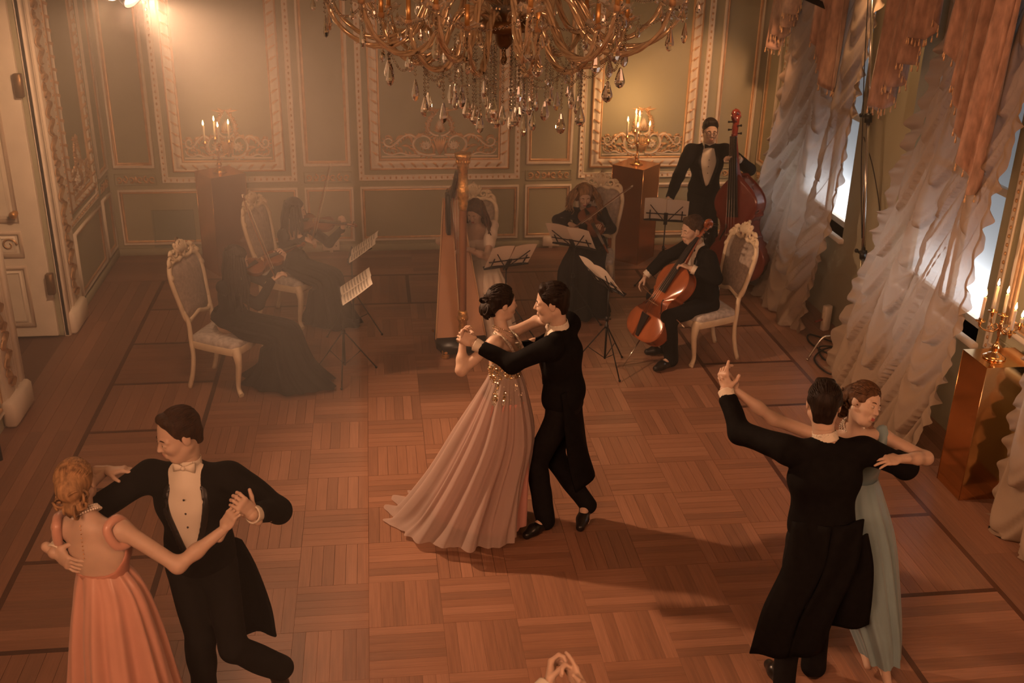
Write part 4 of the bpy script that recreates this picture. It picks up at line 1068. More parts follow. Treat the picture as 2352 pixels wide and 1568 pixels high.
H_BLACK = hair_mat('hair_black', (.016, .010, .007)); H_DARK = hair_mat('hair_dark_brown', (.035, .018, .010)); H_BROWN = hair_mat('hair_brown', (.085, .042, .02)); H_FAIR = hair_mat('hair_fair', (.30, .175, .085)); H_BLOND = hair_mat('hair_blond', (.24, .14, .07))
M_LIPM = mat('lips_natural', (.48, .23, .18), .45); M_LIPF = mat('lips_red', (.38, .09, .08), .35)
M_TROUS = mat('black_trousers', (.008, .0075, .0075), .85, noise=(30, .2), spec=.2); M_SATIN = mat('black_satin', (.012, .011, .011), .35)
M_SHOE = mat('black_leather', (.012, .010, .009), .28)
def hair_short(S, w, B, sc=1.0, front=0.0, seed=0):
    S.ell(w(-.018, 0, .040), sc*np.array([.102, .0810, .0915]), B, .02)
    for s in (-1, 1): S.cap(w(-.070, s*.022, -.02), w(-.066, s*.024, -.060), sc*.034, sc*.026, .03)
    for s in (-1, 1): S.cap(w(-.03, s*.07, .03), w(.002, s*.072, .0), sc*.014, sc*.008, .02)
    S.cap(w(.045, -.028, .104), w(.042, .034, .104), sc*.017, k=.03)
    S.ell(w(.095, 0, -.028+front), sc*np.array([.075, .10, .105]), B, .008, 1)
    S.cut(w(0, 0, -.078), -B[2])
    return S
def hair_locks(w, B, root, org, mt, n, drop, rad, wave, seed, spread=.05, back=True, base_r=.008, arc=(-1.0, 1.0), part_side=0):
    """long hair: a cap plus many tapering wavy locks"""
    rs = np.random.default_rng(seed); m = MB(); down = np.array([0, 0, -1.0])
    for i in range(n):
        a = PI+PI*(arc[0]+(arc[1]-arc[0])*((i+.5)/n))*.72 + rs.normal()*.08
        r0 = .062+.03*rs.random(); st = w(-.015+.085*math.cos(a)*.9, .078*math.sin(a), .045+.03*rs.random())
        side = nrm(B[0]*math.cos(a)+B[1]*math.sin(a)); L = drop*(.75+.4*rs.random()); ph = rs.uniform(0, 6); K = 12
        pts, rr = [], []
        for k in range(K+1):
            t = k/K
            o = side*(.018+spread*math.sin(min(1, t*1.2)*PI*.5)) + down*(L*t)
            tw = wave*t*(np.array([math.cos(ph+t*L*34), math.sin(ph+t*L*34), 0])*.8)
            pts.append(Vector(st+o+tw-np.array(org))); rr.append(base_r*(1.15-.75*t*t)*(1+.3*rs.random()))
        m.tube(pts, rr, 5)
    return m.build('hair_locks', mt, root)

# ------------------------------------------------------------------ people
def make_person(label, p):
    """p: dict of pose (world coordinates) and dress; returns the body object that parents hair and clothes"""
    fem = p.get('fem', False); S_ = p.get('s', .94 if fem else 1.0)
    org = np.array([p['pel'][0], p['pel'][1], 0.0]); up = np.array([0, 0, 1.0])
    pel = np.array(p['pel'], float); bf = nrm([*p['bf'], 0]); bl = np.cross(up, bf)
    nb = np.array(p['nb'], float); sp = nrm(nb-pel); bl2 = nrm(np.cross(sp, bf)); bf2 = np.cross(bl2, sp)
    T = np.array([bf2, bl2, sp]); tl = np.linalg.norm(nb-pel)
    twist = p.get('twist', 0.0)
    che = pel+sp*tl*.56; wai = pel+sp*tl*.24
    sl = nrm(bl2*math.cos(twist)+bf2*math.sin(twist)); Tc = np.array([np.cross(sl, sp), sl, sp])
    hw = (.158 if fem else .185)*S_
    sh = {s: nb-sp*.055*S_+sl*hw*sg+np.array(p.get('sho'+s, (0, 0, 0))) for s, sg in (('L', 1), ('R', -1))}
    hd = np.array(p['head'], float); HB = basis(p['hf'], p.get('hu', up)); hs = .96*S_ if fem else S_
    el, wr = {}, {}
    for s in 'LR':
        if 'el'+s in p: el[s], wr[s] = np.array(p['el'+s], float), np.array(p['wr'+s], float)
        else: el[s], wr[s] = ik(sh[s], p['wr'+s], .29*S_, .255*S_, p['po'+s])
    # --- skin: head, neck, upper body and arms as one field
    h = p.get('res', .0085)
    Sk = SDF(h)
    tw, td = (.150, .092) if fem else (.165, .105)
    Sk.ell(che+sp*.02, np.array([td, tw, .16])*S_, Tc, .05).ell(wai, np.array([td*.9, tw*.78, .14])*S_, T, .06).ell(pel, np.array([.105, .155, .11])*S_, T, .06)
    for s in 'LR': Sk.cap(nb-sp*.05, sh[s]-sp*.012, .05*S_, .042*S_, .05)
    if fem:
        for sg in (-1, 1): Sk.ell(che+Tc[0]*.07*S_+Tc[1]*sg*.062*S_+sp*.015, np.array([.052, .056, .056])*S_, Tc, .04)
    ar = (.041, .035, .033, .024) if fem else (.052, .045, .042, .03)
    for s in 'LR':
        m_ = el[s]*.6+wr[s]*.4
        Sk.cap(sh[s], el[s], ar[0]*S_, ar[1]*S_, .045).cap(el[s], m_, ar[1]*S_, ar[2]*S_, .03).cap(m_, wr[s], ar[2]*S_, ar[3]*S_, .03)
    neck_top = hd-HB[2]*.07*hs-HB[0]*.018
    Sk.cap(nb-sp*.03, neck_top, (.045 if fem else .056)*S_, (.043 if fem else .053)*S_, .035)
    hips = {s: pel-sp*.06*S_+bl*.085*S_*sg for s, sg in (('L', 1), ('R', -1))}
    kn, an = {}, {}
    legs = 'anL' in p
    if legs:
        for s in 'LR':
            if 'kn'+s in p: kn[s], an[s] = np.array(p['kn'+s], float), np.array(p['an'+s], float)
            else: kn[s], an[s] = ik(hips[s], p['an'+s], .435*S_, .42*S_, p.get('kp'+s, pel+bf*1.5))
            Sk.cap(hips[s], kn[s], .075*S_, .05*S_, .05).cap(kn[s], an[s], .048*S_, .034*S_, .03)
            toe = np.array(p['to'+s], float); Sk.cap(an[s], an[s]*.15+toe*.85-[0, 0, .0], .034*S_, .024*S_, .03)
    bodies = [Sk.mesh()]
    Hs = SDF(p.get('hres', .0042)); w = head_sdf(Hs, hd, HB, hs, fem); Hs.cap(w(-.022, 0, -.06), nb*.35+neck_top*.65, (.043 if fem else .053)*S_, (.045 if fem else .055)*S_, .03)
    bodies.append(Hs.mesh())
    for s, sg in (('R', 1), ('L', -1)):
        hdv = p.get('hd'+s)
        fd = nrm(wr[s]-el[s])
        d, n, cu, th = (hdv if hdv else (fd, -up, .4, .3))[:4]
        bodies.append(hand_vf(wr[s], d, n, sg, cu, th, p.get('sp'+s, .12), (.92 if fem else 1.0)*S_/(.94 if fem else 1), p.get('handres', .0036)))
    v, f = joinvf(bodies)
    root = obj('person', v-org, f, p.get('skin', M_SKIN)); root.location = org
    tag(root, label, 'person', p.get('group'))
    face_parts(w, HB, root, org, fem, p.get('brow', H_DARK), M_LIPF if fem else M_LIPM, p.get('eyes', True))
    # --- hair
    hm = p.get('hair', H_DARK); st = p.get('hstyle', 'short')
    G = SDF(.0042)
    if st == 'short': hair_short(G, w, HB, hs, p.get('hairline', 0.0))
    else:
        G.ell(w(-.022, 0, .036), hs*np.array([.106, .0865, .096]), HB, .02).cap(w(-.07, 0, -.01), w(-.07, 0, -.05), hs*.045, hs*.035, .03)
        if st == 'bun': G.ell(w(-.115, 0, -.05), hs*np.array([.05, .065, .055]), HB, .025).ell(w(-.09, .03, .0), hs*np.array([.05, .04, .05]), HB, .02).ell(w(-.1, -.04, -.03), hs*np.array([.042, .04, .045]), HB, .02)
        if st == 'long':
            for s in (-1, 1): G.cap(w(.02, s*.074, .045), w(-.01, s*.082, -.07), hs*.020, hs*.026, .02)
        if st == 'chignon': G.ell(w(-.10, 0, .02), hs*np.array([.055, .06, .06]), HB, .03).ell(w(-.115, 0, -.07), hs*np.array([.042, .055, .042]), HB, .02)
        c = w(.090, 0, -.028); G.ell(c, hs*np.array([.062, .080, .098]), HB, .010, 1)
        if st in ('bun', 'chignon'): G.cut(w(0, 0, -.115), -HB[2])
    hv, hf_ = G.mesh(); hv = jitterhair(hv, p.get('seed', 1), .0022 if st == 'short' else .003)
    obj('hair', hv-org, hf_, hm, root)
    if st in ('short', 'bun', 'chignon'):
        m = MB(); rs = np.random.default_rng(p.get('seed', 1)+50); ax_ = (.1035, .0825, .0925) if st == 'short' else (.107, .0875, .097)
        for i in range(150):
            ph = rs.uniform(-1.35, 1.35); a0 = rs.uniform(.25, 1.2); L = rs.uniform(.7, 1.5); pts = []
            for k in range(6):
                a = a0+L*k/5; ca, sa = math.cos(a), math.sin(a); ps = ph+.12*math.sin(a*2+i)
                q = (-.019+ax_[0]*ca, ax_[1]*sa*math.sin(ps), .039+ax_[2]*sa*math.cos(ps))
                if a < .75 and abs(ph) < 1.1 and q[2] < .10: continue
                if q[0] > .05-p.get('hairline', 0.0) and q[2] < .10+p.get('hairline', 0.0): continue
                if q[2] < -.035: break
                pts.append(Vector(w(*q)-org))
            if len(pts) > 2: m.tube(pts, [.0022]+[.0042]*(len(pts)-2)+[.0018], 5)
        m.build('hair_strands', hm, root)
    if st in ('bun', 'chignon'):
        m = MB(); rs = np.random.default_rng(p.get('seed', 1))
        for i in range(26):
            a, b = rs.uniform(0, 2*PI), rs.uniform(-.9, 1.2); c = w(-.105+.02*rs.normal(), .052*math.cos(a), -.03+.055*math.sin(a)); R = .022+.014*rs.random()
            e1 = nrm(rs.normal(size=3)); e2 = nrm(np.cross(e1, rs.normal(size=3)))
            m.tube([Vector(c+R*(e1*math.cos(t)+e2*math.sin(t))-org) for t in np.linspace(0, 4.6, 10)], .0065, 5)
        m.build('hair_curls', hm, root)
    if 'locks' in p: hair_locks(w, HB, root, org, hm, **p['locks'])
    ctx = dict(root=root, org=org, pel=pel, nb=nb, sp=sp, T=T, Tc=Tc, che=che, wai=wai, sh=sh, el=el, wr=wr, hd=hd, HB=HB, w=w, S=S_, hips=hips, kn=kn, an=an, p=p, tl=tl, bf=bf, bl=bl, tw=tw, td=td)
    return ctx
def suit(c, shirt_vest=True, tail=None, tie_col=None, wing=True, long_coat=None, trousers=True, lap=.030, seed=0, opening=True):
    root, org, T, Tc, sp, S_ = c['root'], c['org'], c['T'], c['Tc'], c['sp'], c['S']; p = c['p']
    nb, pel, che, wai = c['nb'], c['pel'], c['che'], c['wai']; tl = c['tl']
    J = SDF(.0095); o = .022
    J.ell(che+sp*.02, np.array([c['td']+o, c['tw']+o, .175])*S_, Tc, .05).ell(wai, np.array([c['td']+o*.8, c['tw']*.84+o, .15])*S_, T, .06)
    J.ell(pel+sp*.02, np.array([.118+o*.6, .162+o*.5, .115])*S_, T, .06)
    for s in 'LR':
        J.cap(nb-sp*.042-T[0]*.012, c['sh'][s]-sp*.010, .060*S_, .060*S_, .05)
        J.cap(c['sh'][s], c['el'][s], .070*S_, .060*S_, .045).cap(c['el'][s], c['wr'][s]-nrm(c['wr'][s]-c['el'][s])*.065, .060*S_, .048*S_, .03)
    for s in 'LR': fd = nrm(c['wr'][s]-c['el'][s]); J.cap(c['wr'][s]-fd*.004, c['wr'][s]+fd*.04, .056*S_, .056*S_, .004, 1)
    J.mod(wrinkle(.0040, 30, seed))
    def cutter(F, X, Y, Z, grow=0.0):
        a = (X-che[0])*Tc[0, 0]+(Y-che[1])*Tc[0, 1]+(Z-che[2])*Tc[0, 2]
        b = (X-che[0])*Tc[1, 0]+(Y-che[1])*Tc[1, 1]+(Z-che[2])*Tc[1, 2]
        u = (X-nb[0])*sp[0]+(Y-nb[1])*sp[1]+(Z-nb[2])*sp[2]
        t = np.clip((u+.42*S_)/(.42*S_), 0, 1.3)                      # 0 at waist, 1 at the neck
        wdt = (.012+.074*np.sin(np.minimum(t, 1)*PI*.62)*(1-.55*np.clip((t-.66)/.34, 0, 1)))*S_
        inside = np.maximum(np.maximum(np.abs(b)-wdt-grow, .02-a), -(u+.43*S_+grow))
        return inside
    if opening: J.mod(lambda F, X, Y, Z: np.maximum(F, -cutter(F, X, Y, Z)))
    J.cap(nb+sp*.005+T[0]*.004, c['hd']-c['HB'][2]*.10, .058*S_, .058*S_, .010, 1)
    part('tailcoat' if (tail or long_coat) else 'dinner_jacket', J, M_BLACK, root, org)
    if opening:
        L = SDF(.008); L.ell(che+sp*.02, np.array([c['td']+o+.007, c['tw']+o+.006, .178])*S_, Tc, .05).ell(wai, np.array([c['td']+o*.8+.007, c['tw']*.84+o+.006, .153])*S_, T, .06)
        def lapf(F, X, Y, Z):
            i0 = cutter(F, X, Y, Z, 0.0); i1 = cutter(F, X, Y, Z, lap)
            u = (X-nb[0])*sp[0]+(Y-nb[1])*sp[1]+(Z-nb[2])*sp[2]
            return np.maximum(np.maximum(np.maximum(F, i1), -i0), np.maximum(u+.05, -.40*S_-u))
        L.mod(lapf); part('satin_lapel', L, M_SATIN, root, org)
        Sh = SDF(.008); o2 = .010
        Sh.ell(che+sp*.02, np.array([c['td']+o2, c['tw']+o2, .17])*S_, Tc, .05).ell(wai, np.array([c['td']*.95+o2, c['tw']*.8+o2, .15])*S_, T, .06).cap(nb-sp*.08+T[0]*.02, nb+sp*.01, .078*S_, .060*S_, .05)
        for s in 'LR': Sh.cap(nb-sp*.055+T[0]*.012, nb*.6+c['sh'][s]*.4-sp*.02, .050*S_, .040*S_, .04)
        Sh.cut(che, -Tc[0]).cut(pel+sp*.10*S_, -sp).cut(nb+sp*.022, sp)
        sm = part('dress_shirt', Sh, p.get('shirt', M_SHIRT), root, org)
        m = MB()                                                        # studs and tucks
        for k in range(3):
            q = che+Tc[0]*(c['td']+o2+.002)*S_*(1-.02*k)+sp*(.10-.075*k)*S_-org; m.ball(q, .0055, 6, 4)
        m.build('shirt_stud', mat('onyx_stud', (.03, .025, .02), .2), sm)
    # collar
    C = SDF(.0045); ax = nrm(c['hd']-c['HB'][2]*.07-c['HB'][0]*.018-nb); n0 = nb+ax*.020
    C.cap(n0-ax*.03, n0+ax*.024, .0655*S_, .0605*S_, .0).cap(n0-ax*.06, n0+ax*.07, .0575*S_, .0555*S_, .004, 1).cut(n0+ax*.022, ax).cut(n0-ax*.026, -ax)
    cl = part('wing_collar', C, M_SHIRT, root, org)
    if opening:
        f = nrm(T[0]-ax*np.dot(T[0], ax)); l = np.cross(ax, f)
        m = MB(); b = n0-ax*.004+f*.070*S_-org
        def P(x, y, z): return Vector(b+l*x+ax*y+f*z)
        for s in (-1, 1):
            v = [P(s*.008, .009, .004), P(s*.05, .026, -.006), P(s*.052, .0, -.003), P(s*.05, -.026, -.006), P(s*.008, -.009, .004), P(s*.008, .009, -.008), P(s*.05, .026, -.016), P(s*.052, 0, -.014), P(s*.05, -.026, -.016), P(s*.008, -.009, -.008), P(s*.03, .0, .010)]
            fc = [(0, 1, 10), (1, 2, 10), (2, 3, 10), (3, 4, 10), (4, 0, 10), (0, 5, 6, 1), (1, 6, 7, 2), (2, 7, 8, 3), (3, 8, 9, 4), (5, 9, 8, 7, 6)]
            m.add(v, fc if s > 0 else [q[::-1] for q in fc])
        m.ball(P(0, 0, .004), (.012, .012, .012), 8, 6)
        m.build('bow_tie', tie_col or M_SHIRT, root)
    # cuffs
    for s in 'LR':
        fd = nrm(c['wr'][s]-c['el'][s]); a = c['wr'][s]-fd*.058*S_; b = c['wr'][s]-fd*.002
        K = SDF(.0045); K.cap(a, b, .039*S_, .043*S_, .0).cap(a-fd*.04, b+fd*.05, .035*S_, .034*S_, .003, 1).cut(b, fd).cut(a, -fd)
        part('shirt_cuff', K, M_SHIRT, root, org)
    if trousers and 'anL' in p:
        Tr = SDF(.0095); Tr.ell(pel-sp*.02, np.array([.118, .160, .12])*S_, T, .05)
        for s in 'LR':
            fl = nrm(c['an'][s]-c['kn'][s])
            Tr.cap(c['hips'][s], c['kn'][s], .090*S_, .072*S_, .05).cap(c['kn'][s], c['an'][s]+fl*.02, .072*S_, .066*S_, .03)
            Tr.cut(c['an'][s]+fl*.035, fl) if False else None
        Tr.mod(wrinkle(.004, 26, seed+3)); part('trousers', Tr, M_TROUS, root, org)
    if 'anL' in p:
        for s in 'LR':
            toe = np.array(p['to'+s], float); an = c['an'][s]; hf = nrm(toe-an); fl = nrm([hf[0], hf[1], hf[2]*.6])
            Z = SDF(.006); heel = an-fl*.045-np.array([0, 0, .045]); ball = toe-fl*.07
            Z.cap(an-[0, 0, .02], heel+fl*.03, .042, .040, .02).cap(heel+fl*.02, ball, .038, .042, .03).cap(ball, toe, .042, .030, .02)
            if p.get('flat', True): Z.cut((0, 0, .004), (0, 0, -1))
            part('shoe', Z, M_SHOE, root, org)
    return c
def loft(rings, name, mt, root, org, closed=True, n=None, smooth=True, cap=False):
    """rings: list of lists of points"""
    n = len(rings[0]); v = np.array([p for r in rings for p in r])-np.asarray(org)
    f = [(i*n+k, i*n+(k+1) % n, (i+1)*n+(k+1) % n, (i+1)*n+k) for i in range(len(rings)-1) for k in range(n if closed else n-1)]
    if cap: f = f + []
    return obj(name, v, np.array(f), mt, root, smooth)
def skirt(c, mt, path, name='skirt', folds=14, seed=1, nseg=112, thin=False, root=None, org=None, amp=1.0):
    """path: list of (center, radius along e1, radius along e2, fold amplitude, e1 dir, ring normal up?)"""
    rs = np.random.default_rng(seed); K = len(path); rings = []
    root = c['root'] if root is None else root; org = c['org'] if org is None else org
    ctr = catmull([q[0] for q in path], 5); ra = [x[0] for x in catmull([(q[1], q[2], q[3]) for q in path], 5)]; rb = [x[1] for x in catmull([(q[1], q[2], q[3]) for q in path], 5)]; am = [x[2] for x in catmull([(q[1], q[2], q[3]) for q in path], 5)]
    E1 = catmull([q[4] for q in path], 5); NN = catmull([q[5] for q in path], 5)
    M = len(ctr); F_ = np.array([3, max(2, round(folds*.45)), round(folds*.8), folds, round(folds*1.5), round(folds*2.3)]); A_ = np.array([.45, .5, .7, .6, .4, .22]); P_ = rs.uniform(0, 2*PI, 6); D_ = rs.uniform(-1.6, 1.6, 6)
    for i in range(M):
        nn = nrm(NN[i]); e1 = nrm(E1[i]-nn*np.dot(E1[i], nn)); e2 = np.cross(nn, e1); t = i/(M-1); ring = []
        for k in range(nseg):
            a = 2*PI*k/nseg
            fo = sum(A_[q]*math.sin(F_[q]*a+P_[q]+1.1*math.sin(2*a+P_[q]*3+t*D_[q])+t*D_[q]) for q in range(6)); fo = math.copysign(abs(fo)**.85, fo)
            s = 1+amp*am[i]*fo/max(.5*(ra[i]+rb[i]), .05)
            q = ctr[i]+e1*ra[i]*math.cos(a)*s+e2*rb[i]*math.sin(a)*s
            q[2] = max(q[2], .006+.004*(fo+1.8)*.5); ring.append(q)
        rings.append(ring)
    return loft(rings, name, mt, root, org)
def bodice(c, mt, off=.012, neck=.14, back=None, name='bodice', sleeves=0.0, straps=False, hem=None, vneck=0.0):
    """fitted bodice clipped at neckline (metres below the neck base)"""
    S_, T, Tc, sp, che, wai, pel, nb = c['S'], c['T'], c['Tc'], c['sp'], c['che'], c['wai'], c['pel'], c['nb']
    D = SDF(.0085)
    D.ell(che+sp*.02, np.array([c['td']+off, c['tw']+off*.8, .16])*S_, Tc, .05).ell(wai, np.array([c['td']*.9+off, c['tw']*.78+off, .14])*S_, T, .06).ell(pel+sp*.03, np.array([.105+off, .15+off, .10])*S_, T, .06)
    for sg in (-1, 1): D.ell(che+Tc[0]*.07*S_+Tc[1]*sg*.062*S_+sp*.015, np.array([.052+off, .056+off, .056+off])*S_, Tc, .04)
    if sleeves > 0:
        for s in 'LR':
            D.cap(nb-sp*.06, c['sh'][s]-sp*.012, (.05+off*.5)*S_, (.042+off)*S_, .05)
            D.cap(c['sh'][s], c['el'][s], (.041+off)*S_, (.035+off)*S_, .045)
            if sleeves > 1: D.cap(c['el'][s], c['wr'][s]*.93+c['el'][s]*.07, (.035+off)*S_, (.026+off*.9)*S_, .03)
    b = neck if back is None else back
    def cutf(F, X, Y, Z):
        a = (X-che[0])*Tc[0, 0]+(Y-che[1])*Tc[0, 1]+(Z-che[2])*Tc[0, 2]
        l = (X-che[0])*Tc[1, 0]+(Y-che[1])*Tc[1, 1]+(Z-che[2])*Tc[1, 2]
        u = (X-nb[0])*sp[0]+(Y-nb[1])*sp[1]+(Z-nb[2])*sp[2]
        fr = np.clip(a/.10+.5, 0, 1); lim = -(neck*fr+b*(1-fr))-vneck*np.clip(1-np.abs(l)/.09, 0, 1)*fr+.25*np.clip(np.abs(l)-.07, 0, .08)
        if sleeves > 0: lim = lim+4*np.clip(np.abs(l)-.135*S_, 0, 1)+4*np.clip(np.abs(a)-.15*S_, 0, 1)
        return np.maximum(F, u-lim)
    if neck > 0: D.mod(cutf)
    D.mod(wrinkle(.0018, 40, 5))
    return part(name, D, mt, c['root'], c['org'])
# ================================================================== chairs
M_DAMASK = mat('grey_damask', (.36, .30, .25), .7, noise=(34, .25), sheen=.2); M_SEAT = mat('silver_damask', (.50, .46, .42), .55, noise=(30, .3), sheen=.2)
def make_chair():
    root = empty('baroque_chair')
    X = lambda z: -.215-.20*(z-.50)
    out = [(.150, .60), (.195, .64), (.215, .76), (.238, .92), (.235, 1.02), (.20, 1.085), (.13, 1.11), (.07, 1.10), (0, 1.12)]
    loop = out+[(-y, z) for y, z in out[-2::-1]]
    P = catmull([(X(z), y, z) for y, z in loop], 5)
    MB().tube(P, .021, 8).tube(catmull([(X(.60), .15, .60), (X(.63)+.0, .08, .615), (X(.61), 0, .64), (X(.63), -.08, .615), (X(.60), -.15, .60)], 5), .02, 8).build('back_frame', M_CREAMF, root)
    c = np.array([X(.86), 0, .86]); n = len(P)
    v = [tuple(c+np.array([.035, 0, 0]))]+[tuple(c+(np.array(p)-c)*.62+np.array([.026, 0, 0])) for p in P]+[tuple(c+(np.array(p)-c)*.95) for p in P]+[tuple(c+(np.array(p)-c)*.95-np.array([.02, 0, 0])) for p in P]+[tuple(c-np.array([.028, 0, 0]))]
    f = [(0, 1+k, 1+(k+1) % n) for k in range(n)]+[(1+r*n+k, 1+(r+1)*n+k, 1+(r+1)*n+(k+1) % n, 1+r*n+(k+1) % n) for r in (0, 1) for k in range(n)]+[(1+2*n+k, 3*n+1, 1+2*n+(k+1) % n) for k in range(n)]
    obj('upholstered_back', v, f, M_DAMASK, root)
    m = MB()                                                # carved crest: scrolls and leaves above the top rail
    Fm = ((0, 0, 0), (0, 1, 0), (0, 0, 1), (1, 0, 0))
    for s in (1, -1):
        relief(m, [(s*a, b) for a, b in spiral((.10, 1.155), .05, .012, -PI/2, 1.25)], .016, .008, 1.0)
        relief(m, [(s*a, b) for a, b in spiral((.185, 1.12), .036, .01, PI, -1.1)], .014, .007, 1.0)
        relief(m, [(s*.02, 1.12), (s*.05, 1.19), (s*.03, 1.235), (0, 1.25)], .016, .012, 1.0)
        for a, b in (((.03, 1.14), (.09, 1.225)), ((.12, 1.19), (.19, 1.165)), ((.19, 1.15), (.235, 1.07)), ((.23, 1.04), (.245, .95))): leaf2(m, (s*a[0], a[1]), (s*b[0], b[1]), .022, .03)
    for k in range(5): leaf2(m, (0, 1.13), ((k-2)*.03, 1.245), .014, .03)
    vv = [(X(b)+c_, a, b) for a, b, c_ in m.v]; obj('carved_crest', vv, m.f, M_CREAMF, root)
    m2 = MB()
    for (a, b) in [(.235, .95), (.237, .99), (.232, 1.03), (.215, 1.075), (.18, 1.10), (.14, 1.14), (.06, 1.22), (0, 1.255)]:
        for s in (1, -1): m2.ball((X(b)-.005, s*a, b), (.016, .018, .02), 7, 5)
    m2.build('carved_edge', M_CREAMF, root)
    # seat
    S = [(-.215, .19), (-.10, .215), (.08, .245), (.215, .25), (.25, .16), (.262, 0)]; S = S+[(x, -y) for x, y in S[-2::-1]]
    Q = catmull([(x, y, 0) for x, y in S], 4); n = len(Q)
    def ring(k, z): return [(q[0]*k+.01*(1-k), q[1]*k, z) for q in Q]
    v = sum([ring(1.0, .375), ring(1.02, .39), ring(1.02, .43), ring(1.0, .44)], []); f = [(r*n+k, r*n+(k+1) % n, (r+1)*n+(k+1) % n, (r+1)*n+k) for r in range(3) for k in range(n)]
    obj('seat_rail', v, f, M_CREAMF, root)
    v = sum([ring(.99, .43), ring(1.0, .455), ring(.95, .485), ring(.7, .50), ring(.3, .505)], []); f = [(r*n+k, r*n+(k+1) % n, (r+1)*n+(k+1) % n, (r+1)*n+k) for r in range(4) for k in range(n)]+[tuple(4*n+k for k in range(n))]
    obj('seat_cushion', v, f, M_SEAT, root)
    for s in (1, -1):
        MB().tube(catmull([(.205, s*.215, .43), (.235, s*.238, .36), (.238, s*.238, .28), (.215, s*.222, .16), (.205, s*.215, .07), (.235, s*.235, .02), (.25, s*.242, .012)], 5), [.042, .042, .041, .04, .038, .036, .034, .032, .03, .029, .028, .027, .026, .025, .024, .023, .022, .021, .021, .02, .02, .02, .021, .022, .023, .024, .025, .026, .024, .018, .012][:31], 8).build('front_leg', M_CREAMF, root)
        P2 = catmull([(X(.70), s*.205, .70), (X(.60)+.01, s*.185, .60), (-.215, s*.19, .44), (-.205, s*.195, .30), (-.225, s*.20, .14), (-.265, s*.205, .0)], 4)
        MB().tube(P2, .021, 7).build('rear_leg', M_CREAMF, root)
    return root
CH0 = make_chair()
chairs = [((-1.30, 8.55), R_(-22), 'cream baroque chair under the violinist with the ponytail'), ((-.86, 10.0), R_(-24), 'cream baroque chair under the off-shoulder violinist'),
          ((.93, 10.0), R_(-98), 'cream baroque chair behind the harpist in white'), ((2.24, 10.40), R_(-112), 'cream baroque chair under the curly-haired violinist'), ((2.99, 8.80), R_(193), 'cream baroque chair under the seated cellist')]
for i, ((x, y), a, lb) in enumerate(chairs):
    o = CH0 if i == 0 else copy_tree(CH0)
    o.location = (x, y, 0); o.rotation_euler = (0, 0, a); tag(o, lb, 'chair', 'cream baroque chairs')
# ================================================================== instruments
M_VAR = mat('violin_varnish', (.16, .055, .022), .22, noise=(14, .25, (.4, 1, 1)), coat=.4); M_CELLO = mat('cello_varnish', (.30, .085, .028), .2, noise=(9, .25, (.4, 1, 1)), coat=.5)
M_BASSV = mat('bass_varnish', (.20, .030, .018), .22, noise=(7, .2, (.4, 1, 1)), coat=.5); M_EBONY = mat('ebony', (.012, .009, .008), .35); M_STRING = mat('strings', (.55, .5, .42), .3, 1.0); M_MAPLE = mat('bridge_maple', (.55, .36, .2), .5); M_HAIRB = mat('bow_hair', (.66, .56, .42), .6); M_STICK = mat('bow_stick', (.20, .09, .04), .35)
OUTL = [(0, .02), (.004, .30), (.02, .56), (.06, .80), (.13, .96), (.22, 1.0), (.31, .90), (.375, .72), (.405, .70), (.425, .62), (.50, .535), (.58, .56), (.615, .665), (.645, .66), (.70, .755), (.79, .805), (.88, .73), (.945, .55), (.985, .28), (1.0, .10)]
OUTB = OUTL[:14]+[(.69, .72), (.76, .74), (.84, .62), (.91, .42), (.965, .22), (1.0, .11)]
def frame3(tail, scroll, nrmv):
    x = nrm(np.array(scroll, float)-np.array(tail, float)); z = nrm(np.array(nrmv, float)-x*np.dot(nrmv, x)); y = np.cross(z, x)
    m = Matrix(((x[0], y[0], z[0], 0), (x[1], y[1], z[1], 0), (x[2], y[2], z[2], 0), (0, 0, 0, 1)))
    return m
